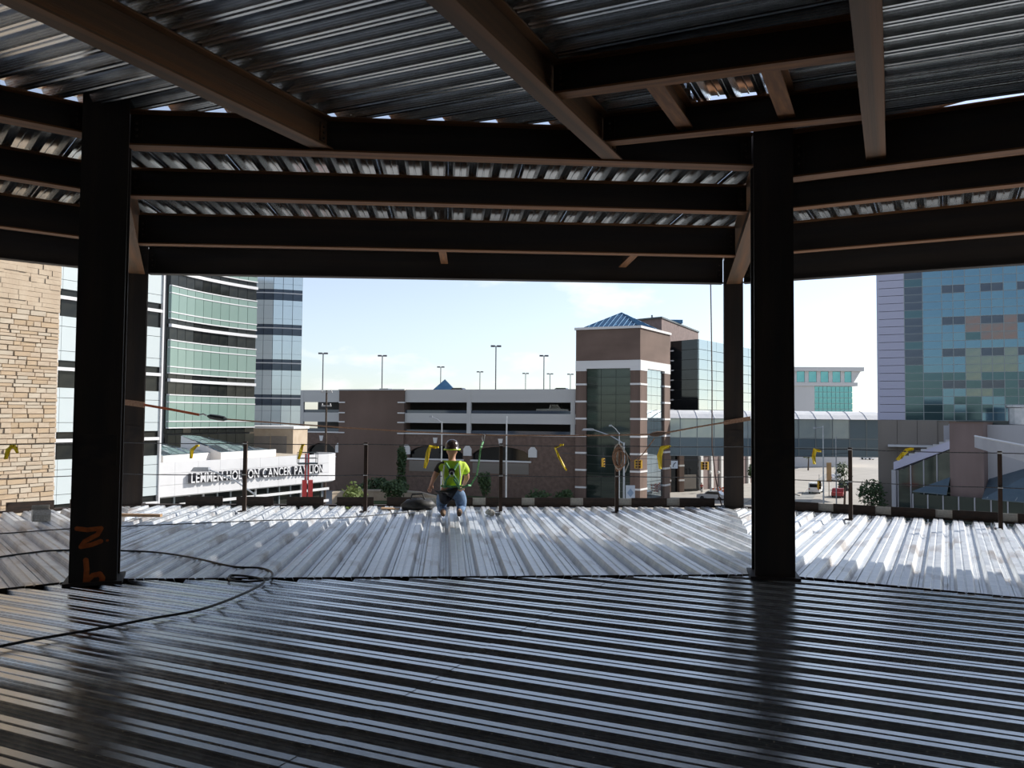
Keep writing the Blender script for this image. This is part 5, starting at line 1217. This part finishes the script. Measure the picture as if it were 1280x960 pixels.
def hand(k, wr, d, side):
    """palm plus five fingers, softly curled; d = pointing direction"""
    d = Vector(d).normalized(); sd = d.cross(Vector((0, -1, 0))).normalized() * side; wr = Vector(wr); ch = []
    palm = wr + d * .055
    ch.append([(k + 'w', tuple(wr), .026), (k + 'p', tuple(palm), (.034, .02))])
    for j, (o_, L_) in enumerate(((-.028, .055), (-.010, .068), (.009, .064), (.026, .05))):
        b_ = palm + sd * o_ + d * .03; f1 = b_ + d * L_ * .5 + Vector((0, .012, 0)); f2 = b_ + d * L_ * .85 + Vector((0, .035, 0))
        ch.append([(k + 'p', 0, 0), (k + 'b%d' % j, tuple(b_), .0095), (k + 'm%d' % j, tuple(f1), .009), (k + 't%d' % j, tuple(f2), .008)])
    b_ = wr + d * .025 - sd * .034; ch.append([(k + 'w', 0, 0), (k + 'x', tuple(b_), .011), (k + 'y', tuple(b_ + d * .04 - sd * .018 + Vector((0, .02, 0))), .0095)])
    return ch
wl, wr_ = (-.345, .14, .50), (.20, .42, .46)
body.append([('che', 0, 0), ('shL', (-.195, .04, .84), .062), ('elL', (-.285, .0, .64), .046), ('lw', wl, .028)])
body.append([('che', 0, 0), ('shR', (.195, .05, .84), .062), ('elR', (.26, .16, .62), .046), ('rw', wr_, .028)])
body += hand('l', wl, (-.25, .25, -1), 1) + hand('r', wr_, (-.1, .7, -.7), -1)
body.append([('hed', 0, 0), ('nos', (0, .185, 1.06), .018)])
body.append([('hed', 0, 0), ('eaL', (-.095, .08, 1.06), .016)]); body.append([('hed', 0, 0), ('eaR', (.095, .08, 1.06), .016)])
skin_obj('body', body, M_SKIN, t, 0, 2)
for s_ in (-1, 1): MB().lathe([(0, -.012), (.010, -.007), (.012, 0), (.010, .007), (0, .012)], 8, (s_ * .035, .172, 1.085)).build('eye', M_BLACKG, t, smooth=True)
MB().tube([(-.025, .165, 1.01), (0, .172, 1.008), (.025, .165, 1.01)], .006, 6).build('mouth', M_BRICKP, t)
leg = [[('pel', (0, -.02, .42), (.165, .15)), ('wai', (0, .0, .54), (.165, .135))]]
for s_ in (-1, 1):
    leg.append([('pel', 0, 0), ('h%d' % s_, (s_ * .12, .02, .36), .12), ('m%d' % s_, (s_ * .16, .22, .22), .105), ('k%d' % s_, (s_ * .17, .41, .095), .085), ('s%d' % s_, (s_ * .155, .18, .085), .075), ('a%d' % s_, (s_ * .14, -.05, .08), .06)])
skin_obj('trousers', leg, M_DENIM, t, 0, 2)
skin_obj('tool_belt', [[('a', (-.13, -.06, .18), (.075, .09)), ('b', (-.1, -.07, .34), (.10, .11)), ('c', (-.03, -.03, .46), (.17, .135)), ('d', (.06, -.05, .40), (.10, .12))]], M_JEANS, t, 2, 2)
for s_ in (-1, 1):
    skin_obj('boot', [[('a', (s_ * .14, -.04, .08), .058), ('b', (s_ * .135, -.12, .06), .05), ('c', (s_ * .13, -.2, .045), .042), ('d', (s_ * .13, -.235, .03), .03)]], M_BOOT, t, 0, 1)
sleeves = [[('c', (0, .05, .80), (.10, .08))]]
for q, (a, b) in (('L', ((-.195, .04, .84), (-.265, .01, .69))), ('R', ((.195, .05, .84), (.245, .13, .66)))):
    sleeves.append([('c', 0, 0), ('s' + q, a, .07), ('e' + q, b, .06)])
skin_obj('shirt', sleeves, M_SHIRT, t, 0, 2)
skin_obj('vest', [[('b', (0, -.005, .50), (.185, .15)), ('w', (0, .0, .60), (.175, .145)), ('c', (0, .035, .75), (.21, .155)), ('n', (0, .05, .885), (.15, .11))], [('c', 0, 0), ('l', (-.175, .04, .845), .10), ('l2', (-.235, .025, .74), .074)], [('c', 0, 0), ('r', (.185, .05, .845), .10), ('r2', (.245, .12, .68), .075)]], M_VEST, t, 1, 2)
hat = MB(); 
hat.lathe([(.150, -.01), (.152, .0), (.128, .012), (.126, .05), (.112, .10), (.075, .142), (.03, .158), (0, .16)], 20, (0, .08, 1.1)); hat.v = [(v[0] * .92, (v[1] - .08) * 1.08 + .08, v[2]) for v in hat.v]
ho = hat.build('hard_hat', M_HAT, t, smooth=True); MB().tube([(math.cos(a_ * .3307) * .142 * .92, .08 + math.sin(a_ * .3307) * .142 * 1.08, 1.092) for a_ in range(20)], .014, 6).build('hat_band', M_VEST, ho)
hs_ = [(-.10, -.09, .87), (-.03, -.155, .76), (.09, -.16, .60), (.12, -.155, .47)], [(.10, -.09, .87), (.03, -.155, .76), (-.09, -.16, .60), (-.12, -.155, .47)], [(-.17, -.11, .50), (0, -.168, .49), (.17, -.11, .50)]
hr = None
for q in hs_:
    o = MB().tube(q, .02, 6).build('harness_strap', M_TAG, t)
MB().lathe([(.0, 0), (.05, 0), (.055, .012), (0, .02)], 12, (0, 0, 0)).build('back_ring_pad', M_CORD, t, loc=(0, -.165, .74)).rotation_euler = (R(90), 0, 0)
MB().tube([(math.cos(a_ * .5236) * .035, -.19, .70 + math.sin(a_ * .5236) * .045) for a_ in range(13)], .008, 6).build('back_ring', M_HOOK, t)
for q in ([(-.12, -.125, .5), (-.14, -.125, .66), (-.125, -.095, .84)], [(.12, -.125, .5), (.14, -.125, .66), (.125, -.095, .84)]):
    MB().tube(q, .014, 6).build('reflective_tape', M_STRIPE, t)
# green lanyard from the ring up to the lifeline
bw = Vector(t.location) + Vector((.05, -.2, .62)); tp = on_chord(604, 544)
lp = [bw, bw + Vector((.1, -.06, -.16)), bw + Vector((.22, 0, -.10))] + [hit(x, y, m0 + V2(0, .1), m1 + V2(0, .1)) for x, y in ((588, 607), (596, 594), (599, 575), (601, 560))]
t2 = thing('safety_lanyard', 'green shock-absorbing lanyard hooked to the rope lifeline', 'lanyard', tuple(tp))
MB().tube(lp + [tp + Vector((0, -.03, -.12))], .018, 6).build('webbing', M_TAG, t2, world=True)
MB().tube([tp + Vector((0, -.03, -.12)), tp + Vector((-.02, -.03, -.05)), tp + Vector((-.01, 0, .03)), tp + Vector((.03, -.02, .0)), tp + Vector((.02, -.03, -.1))], .010, 6).build('hook', M_HOOK, t2, world=True)
